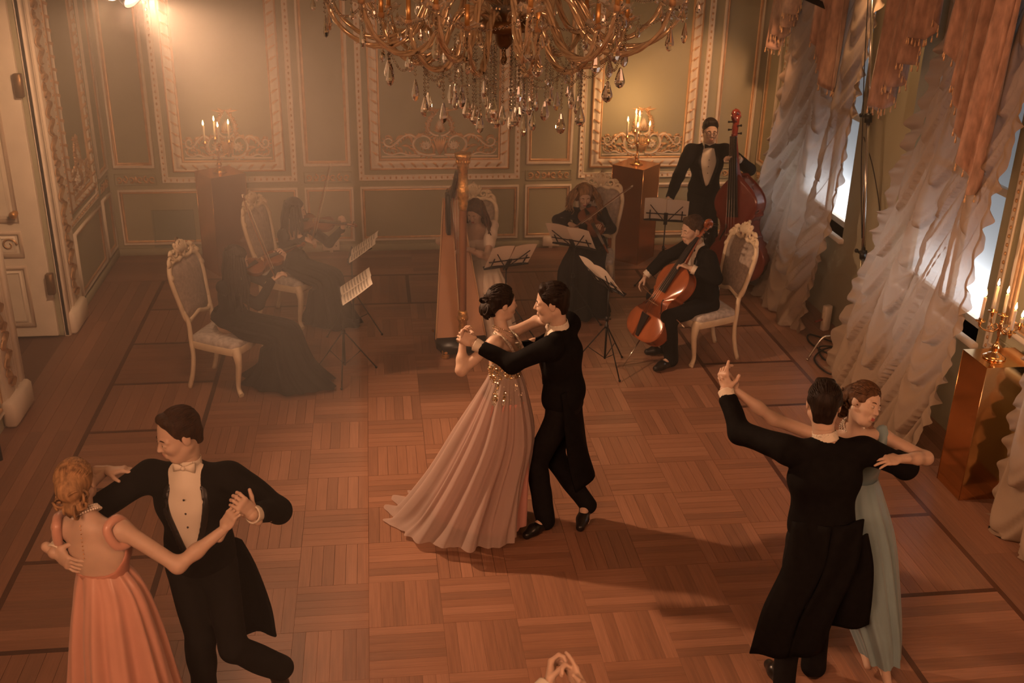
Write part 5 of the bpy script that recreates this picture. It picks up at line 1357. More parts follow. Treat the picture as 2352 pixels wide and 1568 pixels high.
def fiddle(name, label, cat, L, lb, rib, mt, tail, scroll, normal, total, sharp=False, group=None, spike=0.0):
    root = empty(name, tail); root.rotation_mode = 'QUATERNION'; root.rotation_quaternion = frame3(tail, scroll, normal).to_quaternion()
    tag(root, label, cat, group)
    O = OUTB if sharp else OUTL; k = L; W = lb/2; arch = .022*L/.355*.7
    half = catmull([(a*k, b*W, 0) for a, b in O], 3); loop = half+[np.array([p[0], -p[1], 0]) for p in half[::-1]]; n = len(loop)
    c = np.array([.45*k, 0, 0])
    def ring(s, z, sh=0): return [tuple(c+(p-c)*s+np.array([0, 0, z])) for p in loop]
    v = sum([ring(.12, -rib-arch), ring(.6, -rib-arch*.85), ring(.95, -rib-.002), ring(1.02, -rib)], [])
    f = [(r*n+q, (r+1)*n+q, (r+1)*n+(q+1) % n, r*n+(q+1) % n) for r in range(3) for q in range(n)]+[tuple(range(n))]
    obj('back_plate', v, f, mt, root)
    v = ring(.985, -rib)+ring(.985, 0); obj('ribs', v, [(q, n+q, n+(q+1) % n, (q+1) % n) for q in range(n)], mt, root)
    v = sum([ring(1.02, 0), ring(1.01, .003*L/.355), ring(.93, .004*L/.355), ring(.6, arch*.85), ring(.12, arch)], [])
    f = [(r*n+q, r*n+(q+1) % n, (r+1)*n+(q+1) % n, (r+1)*n+q) for r in range(4) for q in range(n)]+[tuple(4*n+q for q in range(n))]
    top = obj('top_plate', v, f, mt, root)
    s = L/.355
    for sg in (1, -1):
        m = MB(); q = catmull([(.36*k, sg*.24*W*1.6, arch*.80), (.40*k, sg*.33*W*1.5, arch*.74), (.46*k, sg*.38*W, arch*.9), (.52*k, sg*.26*W, arch*.95), (.55*k, sg*.28*W, arch*.93)], 4)
        m.tube(q, [.0035*s*(.7 if 3 < i < 14 else 1) for i in range(len(q))], 5, flat=((0, 0, 1), .5)); m.build('f_hole', M_EBONY, top)
    nl = total-L; fz = arch+.006*s
    MB().add([(.62*k, -.019*s, fz+.006*s), (.62*k, .019*s, fz+.006*s), (L+nl*.62, .011*s, fz+.001*s), (L+nl*.62, -.011*s, fz+.001*s), (.62*k, -.019*s, fz), (.62*k, .019*s, fz), (L+nl*.62, .011*s, fz-.005*s), (L+nl*.62, -.011*s, fz-.005*s)], [(0, 1, 2, 3), (4, 7, 6, 5), (0, 4, 5, 1), (1, 5, 6, 2), (2, 6, 7, 3), (3, 7, 4, 0)]).build('fingerboard', M_EBONY, root, False)
    MB().tube([(L-.01*s, 0, -.012*s), (L+.02*s, 0, -.004*s), (L+nl*.6, 0, fz-.010*s)], [.018*s, .012*s, .010*s], 8).build('neck', mt, root)
    q = catmull([(L+nl*.60, 0, fz-.008*s), (L+nl*.78, 0, fz-.018*s), (L+nl*.90, 0, fz-.026*s)], 4)+[np.array([L+nl*.92+.017*s*math.cos(a)*(1-a/14), 0, fz-.018*s+.017*s*math.sin(a)*(1-a/14)]) for a in np.linspace(-1.6, 7.5, 18)]
    MB().tube(q, [.011*s]*9+[.0105*s*(1-.035*i) for i in range(len(q)-9)], 8).build('scroll', mt, root)
    for i in range(4):
        sg = 1 if i % 2 else -1; x = L+nl*(.66+.06*i); sp_ = s if L < 1 else s*.62; MB().cyl((x, -sg*.012*sp_, fz-.014*s), (x, sg*.032*sp_, fz-.014*s), .0028*s, n=6).ball((x, sg*.036*sp_, fz-.014*s), (.007*sp_, .006*sp_, .003*sp_), 8, 5).build('peg', M_EBONY, root)
    bz = arch+.030*s
    MB().prism([(-.021*s, arch*.85), (.021*s, arch*.85), (.019*s, arch+.010*s), (.020*s, bz-.006*s), (0, bz), (-.020*s, bz-.006*s), (-.019*s, arch+.010*s)], -.0018*s, .0018*s, 'yz').move(Matrix.Translation((.455*k, 0, 0))).build('bridge', M_MAPLE, root, False)
    MB().add([(.02*k, -.008*s, arch*.6), (.02*k, .008*s, arch*.6), (.30*k, .021*s, bz-.010*s), (.30*k, -.021*s, bz-.010*s), (.02*k, -.008*s, arch*.6-.006*s), (.02*k, .008*s, arch*.6-.006*s), (.30*k, .021*s, bz-.018*s), (.30*k, -.021*s, bz-.018*s)], [(0, 1, 2, 3), (4, 7, 6, 5), (0, 4, 5, 1), (1, 5, 6, 2), (2, 6, 7, 3), (3, 7, 4, 0)]).build('tailpiece', M_EBONY, root, False)
    for i in range(4):
        y = (i-1.5)*.0105*s; MB().tube([(.30*k, y, bz-.010*s), (.455*k, y, bz-.001-.12*abs(y)), (L+nl*.62, y*.5, fz+.003*s)], .0009*max(1, s*.6), 4).build('string', M_STRING, root)
    if spike: MB().cyl((0, 0, -rib*.5), (-spike, 0, -rib*.5), .006, .004, 8).build('endpin', M_STEEL, root)
    elif L < .5: MB().ball((.03*k, .045, arch+.008), (.02, .03, .008), 10, 6).build('chinrest', M_EBONY, root)
    return root
def bow(label, frog, tip, side, L=.73):
    f, t = np.array(frog, float), np.array(tip, float); d = nrm(t-f); t = f+d*L; s = nrm(np.array(side)-d*np.dot(side, d))
    root = thing('bow', label, 'bow', tuple(f), 0, 'bows of the string players'); P = lambda a, b: Vector(d*a+s*b)
    MB().tube([P(0, 0), P(L*.3, -.003), P(L*.6, -.004), P(L*.97, .0)], [.0058, .0052, .0046, .004], 7).build('stick', M_STICK, root)
    MB().tube([P(L*.965, 0), P(L, .006), P(L*.995, .024)], [.0045, .006, .004], 6).build('tip', M_HAIRB, root)
    MB().tube([P(.02, .004), P(.03, .020), P(.075, .020), P(.08, .004)], .006, 6).build('frog', M_EBONY, root)
    MB().tube([P(.07, .021), P(L*.99, .021)], .0035, 4, flat=(tuple(s), .3)).build('bow_hair', M_HAIRB, root)
    return root
def harp():
    root = thing('pedal_harp', 'gilded pedal harp with fluted column beside the harpist in white', 'harp', (.76, 8.98, 0), R_(5))
    WD = mat('harp_spruce', (.42, .20, .09), .35, noise=(6, .12, (1, 1, .2))); WC = mat('harp_column_wood', (.24, .10, .045), .3); GH = mat('harp_gilt', (.70, .42, .16), .3, .85, noise=(30, .3), bump=(70, .5))
    m = MB(); n = 20
    for i in range(2): pass
    v = []
    for z in (.36, 1.40):
        for k in range(n*2): 
            a = PI*k/n; r = .031*(1+(.10 if k % 2 else -.04)); v.append((r*math.cos(a), r*math.sin(a), z))
    m.add(v, [(k, (k+1) % (2*n), 2*n+(k+1) % (2*n), 2*n+k) for k in range(2*n)]); m.build('fluted_column', WC, root)
    MB().lathe([(.03, .10), (.055, .12), (.058, .15), (.04, .17), (.042, .20), (.045, .27), (.04, .33), (.05, .345), (.052, .375), (.042, .40), (.046, .425), (.034, .44)], 20).build('column_base', GH, root)
    MB().lathe([(.034, 1.38), (.038, 1.40), (.044, 1.44), (.040, 1.46), (.052, 1.50), (.050, 1.54), (.054, 1.56), (.044, 1.58), (.042, 1.74), (.054, 1.76), (.052, 1.79), (.060, 1.83), (.072, 1.86), (.074, 1.885), (.05, 1.89), (0, 1.895)], 22).build('capital', GH, root)
    rng = MB()
    for k in range(14):
        a = 2*PI*k/14; rng.ball((.055*math.cos(a), .055*math.sin(a), 1.815), (.011, .011, .02), 6, 4); rng.ball((.046*math.cos(a), .046*math.sin(a), .36), (.009, .009, .016), 6, 4)
    o = rng.build('capital_leafwork', GH, root); o['kind'] = 'stuff'
    # base with feet and pedals
    MB().prism([(-.19, -.09), (.19, -.09), (.235, .06), (.22, .30), (.12, .40), (-.12, .40), (-.22, .30), (-.235, .06)], .045, .13, 'xy').build('pedal_box', M_EBONY, root)
    for x, y in ((-.17, -.06), (.17, -.06), (-.17, .32), (.17, .32)):
        MB().lathe([(0, 0), (.035, 0), (.04, .02), (.03, .045), (.036, .06), (.02, .10)], 10, (x, y, 0)).build('claw_foot', GH, root)
    for k in range(7): 
        x = -.21+.07*k; MB().tube([(x*.8, .34, .07), (x, .43, .065), (x, .47, .06)], [.009, .009, .012], 6).build('pedal', M_BRASS, root)
    # soundbox: tapered, rounded back, leaning to the player
    def sb(t): return np.array([0, .10+.52*t, .12+1.20*t]), .235-.155*t, .17-.09*t
    rings = []
    for i in range(13):
        c, wd, dp = sb(i/12); tdir = nrm([0, .52, 1.20]); nb_ = np.array([0, tdir[2], -tdir[1]]); r = []
        for k in range(17):
            a = PI*k/16; r.append(c+np.array([wd*math.cos(a), 0, 0])+nb_*dp*math.sin(a)**.8)
        rings.append(r)
    vv = np.array([p for r in rings for p in r]); ff = [(i*17+k, (i+1)*17+k, (i+1)*17+k+1, i*17+k+1) for i in range(12) for k in range(16)]
    obj('soundbox', vv, np.array(ff), WD, root)
    m = MB(); cc = [sb(i/12) for i in range(13)]
    m.add([(-w_, *c[1:]) for c, w_, _ in cc]+[(w_, *c[1:]) for c, w_, _ in cc], [(i, i+1, 14+i, 13+i) for i in range(12)]); sbd = m.build('soundboard', WD, root, False)
    for s in (1, -1): MB().tube([(s*w_, c[1]-.004, c[2]) for c, w_, _ in cc], .007, 6).build('soundboard_edge', mat('harp_edge', (.55, .34, .18), .4), root)
    MB().tube([(0, c[1]-.006, c[2]) for c, w_, _ in cc], .010, 6).build('string_rail', M_MAPLE, root)
    nk = catmull([(0, .0, 1.72), (0, .14, 1.66), (0, .30, 1.50), (0, .44, 1.40), (0, .56, 1.40), (0, .64, 1.36), (0, .66, 1.30)], 5)
    MB().tube(nk, [.05+.01*math.sin(i*.3) for i in range(len(nk))], 8, flat=((1, 0, 0), .5)).build('neck', WC, root)
    MB().tube([(-.045, p[1], p[2]-.02) for p in nk[2:-6]], .045, 6, flat=((1, 0, 0), .12)).build('action_plate', mat('dark_bronze_plate', (.10, .07, .05), .4, .7), root)
    MB().box((-.075, .42, 1.02), (-.04, .54, 1.40), .006).build('tuning_block', M_EBONY, root)
    for i in range(30):
        t = .04+.92*i/29; c, w_, d_ = sb(t); k = int((1-t)*0+t*(len(nk)-6)); p = nk[min(len(nk)-5, 2+int(t*(len(nk)-8)))]
        MB().cyl((-.02, p[1], p[2]-.03), (0, c[1]-.008, c[2]), .0011, n=4).build('string', M_STRING if i % 7 else mat('red_string', (.4, .05, .03), .5), root)
harp()
# ================================================================== people
UP = np.array([0, 0, 1.0])
def tulle_mat():
    m = bpy.data.materials.new('blush_tulle'); m.use_nodes = True; nt = m.node_tree; L = nt.links; nt.nodes.clear()
    o = nt.nodes.new('ShaderNodeOutputMaterial'); d = nt.nodes.new('ShaderNodeBsdfDiffuse'); t = nt.nodes.new('ShaderNodeBsdfTranslucent'); p = nt.nodes.new('ShaderNodeBsdfTransparent')
    d.inputs[0].default_value = (.56, .44, .39, 1); t.inputs[0].default_value = (.56, .44, .38, 1)
    a = nt.nodes.new('ShaderNodeMixShader'); b = nt.nodes.new('ShaderNodeMixShader'); a.inputs[0].default_value = .35; b.inputs[0].default_value = .28
    L.new(d.outputs[0], a.inputs[1]); L.new(t.outputs[0], a.inputs[2]); L.new(a.outputs[0], b.inputs[1]); L.new(p.outputs[0], b.inputs[2]); L.new(b.outputs[0], o.inputs[0])
    return m
CPL = 'ballroom dancers in formal dress'; MUS = 'musicians in black evening dress'
def g_hand(d, n, c=.75, t=.6): return (d, n, c, t)
def tails(c, pts_w, width0, width1, name='coat_tails', split=True, curve=.06, thick=.012):
    """two panels hanging from the back of the waist along a centre line"""
    root, org = c['root'], c['org']
    ctr = catmull([np.array(q, float) for q in pts_w], 6); n = len(ctr); B = -c['T'][0]; Lx = c['T'][1]
    for s in ((-1, 1) if split else (0,)):
        rows = []
        for i, q in enumerate(ctr):
            t = i/(n-1); w_ = width0+(width1-width0)*t; row = []
            for k in range(9):
                u = k/8
                x = (s*u*w_+(.004 if s else 0)) if split else (u*2-1)*w_
                ox = B*(-curve*(abs(x)/max(width0, .01))**2*(1-.4*t)+.012*math.sin(u*7+t*5+s)) + Lx*x
                row.append(q+ox)
            rows.append(row)
        v = np.array([p for r in rows for p in r])-org
        f = [(i*9+k, i*9+k+1, i*9+10+k, i*9+9+k) for i in range(n-1) for k in range(8)]
        o = obj(name, v, np.array(f), M_BLACK, root); sd = o.modifiers.new('thick', 'SOLIDIFY'); sd.thickness = thick; sd.offset = 0
def bracelet(c, s, r, mt, off=.02, name='bracelet'):
    fd = nrm(c['wr'][s]-c['el'][s]); a = c['wr'][s]-fd*off; e1 = nrm(np.cross(fd, UP)); e2 = np.cross(fd, e1)
    MB().tube([Vector(a+r*(e1*math.cos(t)+e2*math.sin(t))-c['org']) for t in np.linspace(0, 2*PI, 20, endpoint=False)], .004, 6, closed=True).build(name, mt, c['root'])
def necklace(c, mt, rows=1, drop=.02, r=.058, bead=.006):
    nb, ax = c['nb'], nrm(c['hd']-c['HB'][2]*.07-c['nb']); f = nrm(c['T'][0]-ax*np.dot(c['T'][0], ax)); l = np.cross(ax, f); m = MB()
    for q in range(rows):
        n = 34
        for k in range(n):
            a = 2*PI*k/n; rr = r+q*.006; p = nb+ax*(.035-.012*q)+f*rr*math.cos(a)+l*rr*math.sin(a)-ax*drop*(1+math.cos(a))*(1+q*.4)-c['org']; m.ball(p, bead, 6, 4)
    o = m.build('necklace', mt, c['root'])
M_PEARL = mat('pearl', (.80, .72, .62), .25); M_BEADW = mat('silver_beadwork', (.62, .55, .46), .28, .8, noise=(160, .5), bump=(200, 1.0)); M_TULLE = tulle_mat()
M_CORAL = mat('coral_satin', (.56, .30, .225), .27, sheen=.3, noise=(5, .08)); M_CORAL2 = mat('coral_bodice', (.44, .19, .13), .5, sheen=.2); M_BLUE = mat('dusty_blue_satin', (.20, .30, .33), .42, sheen=.3, noise=(5, .08)); M_BDRESS = mat('black_gown', (.012, .010, .010), .8, noise=(20, .2), spec=.2); M_WHITED = mat('ivory_gown', (.70, .60, .50), .7, sheen=.2); M_GREYT = mat('black_lace', (.03, .022, .018), .7)
# ---- centre couple
cm = dict(group=CPL, pel=(1.17, 6.05, .965), bf=(-.88, .47), nb=(1.115, 6.035, 1.475), head=(1.062, 6.03, 1.645), hf=(-.95, .20, -.16), hair=H_BLACK, brow=H_BLACK, hres=.0038,
          elL=(.815, 5.93, 1.285), wrL=(.585, 6.04, 1.375), hdL=((-.80, .42, .42), (-.2, .9, -.3), (.75, .8, .85, .9), .5), wrR=(.86, 6.33, 1.20), poR=(1.15, 6.6, 1.0), hdR=((-.9, -.3, .1), (.2, -1, 0), .35, .3),
          anL=(1.07, 6.02, .085), toL=(.93, 5.90, .04), anR=(1.365, 6.10, .14), toR=(1.30, 5.95, .045))
C = make_person('dark-haired man in black tailcoat partnering the woman in blush tulle gown', cm)
suit(C, tail=True, tie_col=M_SHIRT, seed=1)
tails(C, [(1.235, 5.985, 1.10), (1.26, 5.97, .88), (1.31, 5.98, .62), (1.36, 5.97, .40)], .155, .17, split=False)
M_FLOWER = M_SHIRT
def boutonniere(c, off):
    p = c['che']+c['Tc'][0]*off[0]+c['Tc'][1]*off[1]+c['sp']*off[2]-c['org']; m = MB()
    for k in range(7): a = k*2.4; m.ball(p+np.array([.013*math.cos(a)*(k/7), .013*math.sin(a)*(k/7), .006*k/7]), (.011, .011, .009), 6, 4)
    m.build('boutonniere', M_FLOWER, c['root'])
boutonniere(C, (.13, .09, .10))
cw = dict(fem=True, group=CPL, pel=(.80, 6.10, .93), bf=(.88, -.47), nb=(.78, 6.205, 1.395), head=(.782, 6.262, 1.56), hf=(.96, .22, -.10), hair=H_BLACK, brow=H_BLACK, hstyle='bun', seed=4, hres=.0038, eyes=False,
          elR=(.50, 6.00, 1.215), wrR=(.515, 6.085, 1.36), hdR=((.05, .15, .95), (.75, -.3, 0), .8, .5), elL=(1.03, 6.40, 1.37), wrL=(1.165, 6.27, 1.425), hdL=((.75, -.55, .1), (-.1, -.3, -1), .35, .2))
C = make_person('dark-haired woman in blush tulle ball gown with beaded bodice', cw)
b = bodice(C, M_BEADW, .012, .15, .22, vneck=.05)
for s in (1, -1):
    q = [C['nb']+C['Tc'][1]*s*.085-C['sp']*.005-C['Tc'][0]*.03, C['nb']+C['Tc'][1]*s*.09-C['sp']*.05+C['Tc'][0]*.055, C['che']+C['Tc'][1]*s*.075+C['Tc'][0]*.115+C['sp']*.06]
    MB().tube([Vector(x-C['org']) for x in catmull(q, 5)], .010, 6).build('beaded_strap', M_BEADW, C['root'])
mm = MB(); rs = np.random.default_rng(3)
vb = np.array([x.co for x in b.data.vertices]); ok_ = np.where(vb[:, 2] > 1.0)[0]; sel = rs.choice(ok_, min(900, len(ok_)), replace=False)
for i in sel: mm.ball(vb[i], (.005+.004*rs.random(), .005+.004*rs.random(), .004+.008*rs.random()), 5, 4)
o = mm.build('sequins', mat('sequin', (.9, .75, .5), .12, 1.0), b, False); o['kind'] = 'stuff'
necklace(C, mat('crystal_necklace', (.8, .7, .55), .12, .9), 2, .028, .056, .005)
wz = np.array([0, 0, 1.0]); D1 = np.array([-.62, .62, 0.0]); D1 = D1/np.linalg.norm(D1)
sk_path = [((.797, 6.12, 1.13), .104, .100, .001, D1, wz), ((.79, 6.11, 1.03), .140, .128, .007, D1, wz), ((.74, 6.10, .74), .25, .21, .014, D1, wz), ((.63, 6.11, .42), .34, .26, .020, D1, (-.1, .1, 1)), ((.52, 6.12, .16), .45, .31, .028, D1, (-.16, .16, 1)), ((.455, 6.12, .045), .53, .34, .020, D1, (-.1, .1, 1))]
skirt(C, M_TULLE, sk_path, 'tulle_skirt', 17, 4, 200, amp=1.5)
skirt(C, mat('rose_lining', (.48, .24, .20), .6), [((.79, 6.10, .98), .15, .13, .003, D1, wz), ((.73, 6.10, .6), .24, .19, .008, D1, wz), ((.62, 6.10, .12), .36, .26, .012, D1, wz)], 'underskirt', 11, 6, 80)
# ---- couple by the window
rm = dict(group=CPL, pel=(2.235, 4.40, .965), bf=(.17, .98), nb=(2.21, 4.465, 1.475), head=(2.20, 4.525, 1.645), hf=(.35, .92, -.1), hair=H_BLACK, brow=H_BLACK, hres=.0038,
          elL=(1.858, 4.74, 1.395), wrL=(1.828, 4.925, 1.545), hdL=((-.12, .30, .95), (.85, .35, -.1), (.15, .7, .8, .85), .45), elR=(2.665, 4.47, 1.295), wrR=(2.66, 4.73, 1.27), hdR=((-.5, .8, .1), (-.8, -.5, 0), .3, .3),
          anL=(2.12, 4.33, .085), toL=(2.10, 4.50, .04), anR=(2.33, 4.44, .085), toR=(2.36, 4.62, .04))
C = make_person('man in black tailcoat with his back turned, partnering the woman in blue', rm)
suit(C, tail=True, seed=2)
tails(C, [(2.225, 4.285, 1.08), (2.19, 4.23, .85), (2.10, 4.20, .60), (2.06, 4.20, .34)], .18, .19, curve=.07)
tails(C, [(2.36, 4.33, .98), (2.40, 4.30, .8), (2.41, 4.27, .6), (2.42, 4.28, .44)], .09, .10, 'coat_tails', False, .03)
rw = dict(fem=True, group=CPL, pel=(2.53, 4.66, .92), bf=(-.25, -.97), nb=(2.485, 4.735, 1.385), head=(2.505, 4.70, 1.545), hf=(.42, -.88, .10), hu=(.42, .22, .88), hair=H_BROWN, brow=H_BROWN, hstyle='chignon', seed=6, hres=.0036,
          elR=(2.10, 4.87, 1.385), wrR=(1.885, 4.965, 1.53), hdR=((-.55, .15, .8), (-.3, -.8, .2), .75, .4), elL=(2.785, 4.49, 1.325), wrL=(2.575, 4.375, 1.395), hdL=((-.96, -.12, .05), (0, .3, -1), (.15, .2, .2, .25), .1), spL=.3,
          anL=(2.70, 4.37, .11), toL=(2.68, 4.24, .04), anR=(2.66, 4.52, .09), toR=(2.64, 4.4, .04))
C = make_person('smiling woman in dusty blue gown with pearl choker, head tilted back', rw)
bodice(C, M_BLUE, .012, .145, .2, vneck=.03)
for s in (1, -1):
    q = [C['sh']['L' if s > 0 else 'R']+C['sp']*.045, C['sh']['L' if s > 0 else 'R']+C['Tc'][0]*.05, C['che']+C['Tc'][1]*s*.09+C['Tc'][0]*.105+C['sp']*.07]
    MB().tube([Vector(x-C['org']) for x in catmull(q, 5)], [.03, .03, .029, .028, .027, .026, .025, .024, .022, .02, .018], 8, flat=(tuple(C['Tc'][0]), .5)).build('shoulder_strap', M_BLUE, C['root'])
necklace(C, M_PEARL, 3, .012, .052, .0055)
bracelet(C, 'L', .03, M_BRASS, -.09, 'ring') if False else None
for sg in (1, -1): MB().ball(C['w'](-.002, sg*.083, -.045)-C['org'], (.007, .007, .012), 8, 6).build('earring', M_PEARL, C['root'])
E1 = np.array([1.0, 0, 0])
skirt(C, M_BLUE, [((2.522, 4.672, 1.12), .113, .090, .001, E1, wz), ((2.53, 4.66, 1.0), .155, .13, .005, E1, wz), ((2.57, 4.60, .78), .18, .16, .012, E1, wz), ((2.62, 4.53, .5), .165, .17, .018, E1, wz), ((2.67, 4.46, .28), .13, .15, .018, E1, wz), ((2.70, 4.41, .13), .10, .12, .016, E1, wz)], 'satin_skirt', 9, 9, 110)
# ---- couple near the doorway side
lm = dict(group=CPL, pel=(-.90, 4.49, .965), bf=(-.15, -.99), nb=(-.91, 4.50, 1.475), head=(-.935, 4.485, 1.645), hf=(-.82, -.50, -.26), hairline=.026, hair=H_DARK, brow=H_DARK, hres=.0036, handres=.0034,
          elL=(-.50, 4.42, 1.25), wrL=(-.605, 4.255, 1.335), hdL=((-.45, -.25, .85), (-.6, .5, .1), (.85, .9, .9, .95), .15), elR=(-1.36, 4.44, 1.28), wrR=(-1.475, 4.215, 1.215), hdR=((.78, -.52, -.30), (.45, .85, 0), (.2, .25, .3, .3), .2), spR=.25,
          knR=(-.93, 4.40, .52), anR=(-.95, 4.46, .085), toR=(-1.0, 4.30, .04), knL=(-.76, 4.34, .52), anL=(-.57, 4.44, .30), toL=(-.55, 4.44, .12), flat=False)
C = make_person('smiling man in white tie and tailcoat partnering the woman in coral satin', lm)
suit(C, tail=True, tie_col=M_SHIRT, seed=4)
tails(C, [(-.80, 4.62, 1.0), (-.74, 4.64, .8), (-.68, 4.62, .58), (-.66, 4.58, .42)], .10, .09, split=False)
lw = dict(fem=True, group=CPL, pel=(-1.26, 4.20, .93), bf=(.35, .93), nb=(-1.31, 4.225, 1.385), head=(-1.35, 4.285, 1.53), hf=(.12, .97, .06), hu=(-.12, .1, 1), hair=H_FAIR, brow=H_FAIR, hstyle='chignon', seed=7, hres=.0036,
          elR=(-.925, 4.11, 1.18), wrR=(-.725, 4.19, 1.305), hdR=((.5, .12, .85), (.5, .5, -.2), (.8, .85, .9, .9), .5), elL=(-1.45, 4.48, 1.33), wrL=(-1.29, 4.535, 1.445), hdL=((.95, .02, -.05), (0, -.2, -1), (.2, .25, .3, .35), .2), spL=.25)
C = make_person('fair-haired woman in coral satin gown with open back and updo', lw)
bodice(C, M_CORAL2, .012, .13, .255, vneck=0)
for s, sg in (('L', 1), ('R', -1)):
    q = [C['sh'][s]+C['sp']*.03-C['Tc'][0]*.06-C['Tc'][1]*sg*.02, C['sh'][s]+C['sp']*.05, C['sh'][s]+C['Tc'][0]*.055-C['sp']*.03, C['sh'][s]+C['Tc'][0]*.02-C['sp']*.07+C['Tc'][1]*sg*.03, C['sh'][s]-C['sp']*.06-C['Tc'][0]*.05]
    MB().tube([Vector(x-C['org']) for x in catmull(q, 5, True)], .021, 8, closed=True).build('draped_strap', M_CORAL, C['root'])
necklace(C, M_PEARL, 3, -.004, .050, .0055)
mm = MB()
for k in range(9): p_ = C['nb']-C['T'][0]*(.062+.004*k)-C['sp']*(.01+.018*k)-C['org']; mm.ball(p_, .003, 5, 4)
mm.build('back_pendant', M_BRASS, C['root'])
F1 = np.array([.93, -.35, 0])
skirt(C, M_CORAL, [((-1.277, 4.207, 1.13), .112, .090, .001, F1, wz), ((-1.262, 4.20, 1.02), .155, .13, .008, F1, wz), ((-1.255, 4.18, .80), .20, .18, .016, F1, wz), ((-1.25, 4.16, .5), .24, .22, .026, F1, wz), ((-1.25, 4.15, .2), .29, .27, .032, F1, wz), ((-1.25, 4.15, .03), .33, .31, .034, F1, wz)], 'satin_skirt', 11, 11, 160, amp=1.5)
# ---- couple mostly below the frame: joined hands reach into view
bm = dict(group=CPL, pel=(.18, 2.40, .965), bf=(.99, .1), nb=(.20, 2.42, 1.455), head=(.22, 2.42, 1.615), hf=(.97, .1, -.1), hair=H_DARK,
          wrL=(.560, 2.965, 1.36), poL=(.2, 2.9, 1.0), hdL=((.30, .78, .5), (.9, -.35, 0), (1.0, 1.1, 1.15, 1.2), .6), wrR=(.62, 2.30, 1.15), poR=(.3, 2.1, 1.0), anL=(.15, 2.5, .085), toL=(.3, 2.52, .04), anR=(.2, 2.28, .085), toR=(.35, 2.28, .04))
C = make_person('man in tailcoat whose hand and pale cuff join a raised clasp', bm); suit(C, tail=True, seed=5)
bw = dict(fem=True, group=CPL, pel=(.98, 2.36, .92), bf=(-.99, .1), nb=(.97, 2.38, 1.37), head=(.97, 2.38, 1.525), hf=(-.97, .1, 0), hair=H_DARK, hstyle='bun',
          wrR=(.632, 2.985, 1.375), poR=(1.0, 2.9, 1.0), hdR=((-.38, .55, .72), (-.75, -.45, .1), (.15, 1.0, 1.1, 1.1), .5), wrL=(.42, 2.2, 1.36), poL=(.8, 2.0, 1.1))
C = make_person('woman in dark gown whose raised hand is clasped below the others', bw); bodice(C, M_BLUE, .012, .14, .2)
skirt(C, M_BLUE, [((.98, 2.36, 1.06), .13, .11, .002, E1, wz), ((.98, 2.36, .6), .24, .22, .015, E1, wz), ((.98, 2.36, .04), .38, .36, .03, E1, wz)], 'satin_skirt', 11, 12, 110)
# ---- musicians
def seated_skirt(c, mt, fwd, knee, hem, wid, seed, hemr=(.30, .26), train=None):
    f = nrm([*fwd, 0]); pel = c['pel']; l = np.cross(UP, f)
    k = np.array(knee, float); h = np.array(hem, float)
    path = [(pel+UP*.12+f*.0, .12, .15, .002, f, UP), (pel+UP*.02+f*.03, .17, .19, .004, f, UP*1+f*.25), (pel*.55+k*.45+UP*.0, .105, wid, .006, UP*-1+f*.3, f+UP*.25), (k+UP*.01, .10, wid*1.08, .010, UP*-.75-f*.5, f*.8-UP*.55),
            (k*.75+h*.25+UP*.02, .15, wid*1.2, .016, -f, -UP), (k*.35+h*.65, .22, hemr[1]*.9, .024, -f, -UP), (h, hemr[0], hemr[1], .03, -f, -UP)]
    skirt(c, mt, path, 'gown_skirt', 10, seed, 120)
# violinist with the ponytail
v1 = dict(fem=True, group=MUS, pel=(-1.25, 8.54, .57), bf=(.93, -.37), nb=(-1.185, 8.47, 1.02), head=(-1.135, 8.40, 1.165), hf=(.92, .08, -.35), hair=H_BLACK, brow=H_BLACK, hstyle='long', locks=dict(n=34, drop=.42, rad=.1, wave=.006, seed=2, spread=.045, base_r=.013), eyes=False,
          elL=(-.93, 8.66, .86), wrL=(-.80, 8.68, 1.045), hdL=((.2, -.1, .95), (-.55, -.6, .2), (.8, .85, .9, .9), .4), elR=(-.98, 8.34, .79), wrR=(-.87, 8.45, .96), hdR=((.55, .2, .35), (.2, .1, -1), (.6, .6, .6, .6), .5))
C = make_person('violinist with long dark ponytail in black lace gown on the end chair', v1); bodice(C, M_BDRESS, .012, .06, .06, sleeves=2.0)
seated_skirt(C, M_BDRESS, (.93, -.37), (-.82, 8.38, .50), (-.80, 8.46, .03), .19, 21, (.40, .26))
V1v = (np.array([-1.075, 8.47, 1.06]), np.array([-.70, 8.76, 1.13]))
fiddle('violin', 'brown violin held by the violinist with the ponytail', 'violin', .355, .205, .032, M_VAR, V1v[0], V1v[1], (.1, -.35, .9), .595, group='violins')
bow('bow drawn by the violinist with the ponytail', (-.84, 8.44, .98), (-1.085, 8.66, 1.63), (.7, .5, -.2))
# off-shoulder violinist
v2 = dict(fem=True, group=MUS, pel=(-.83, 9.97, .57), bf=(.88, -.47), nb=(-.79, 9.88, 1.02), head=(-.75, 9.84, 1.16), hf=(.97, -.10, -.2), hair=H_BLACK, brow=H_BLACK, hstyle='long', locks=dict(n=30, drop=.34, rad=.1, wave=.008, seed=5, spread=.05, base_r=.013), eyes=False,
          elL=(-.45, 9.83, .83), wrL=(-.315, 9.72, 1.00), hdL=((.15, -.15, .95), (-.6, .3, .3), (.8, .85, .9, .9), .4), elR=(-.86, 9.66, .83), wrR=(-.665, 9.60, .95), hdR=((.8, -.15, -.3), (.1, .1, -1), (.6, .6, .6, .6), .5))
C = make_person('violinist in black off-shoulder gown with long loose hair by the dado', v2); bodice(C, M_BDRESS, .012, .13, .12, sleeves=2.0)
seated_skirt(C, M_BDRESS, (.88, -.47), (-.48, 9.72, .50), (-.47, 9.84, .03), .18, 22, (.30, .24))
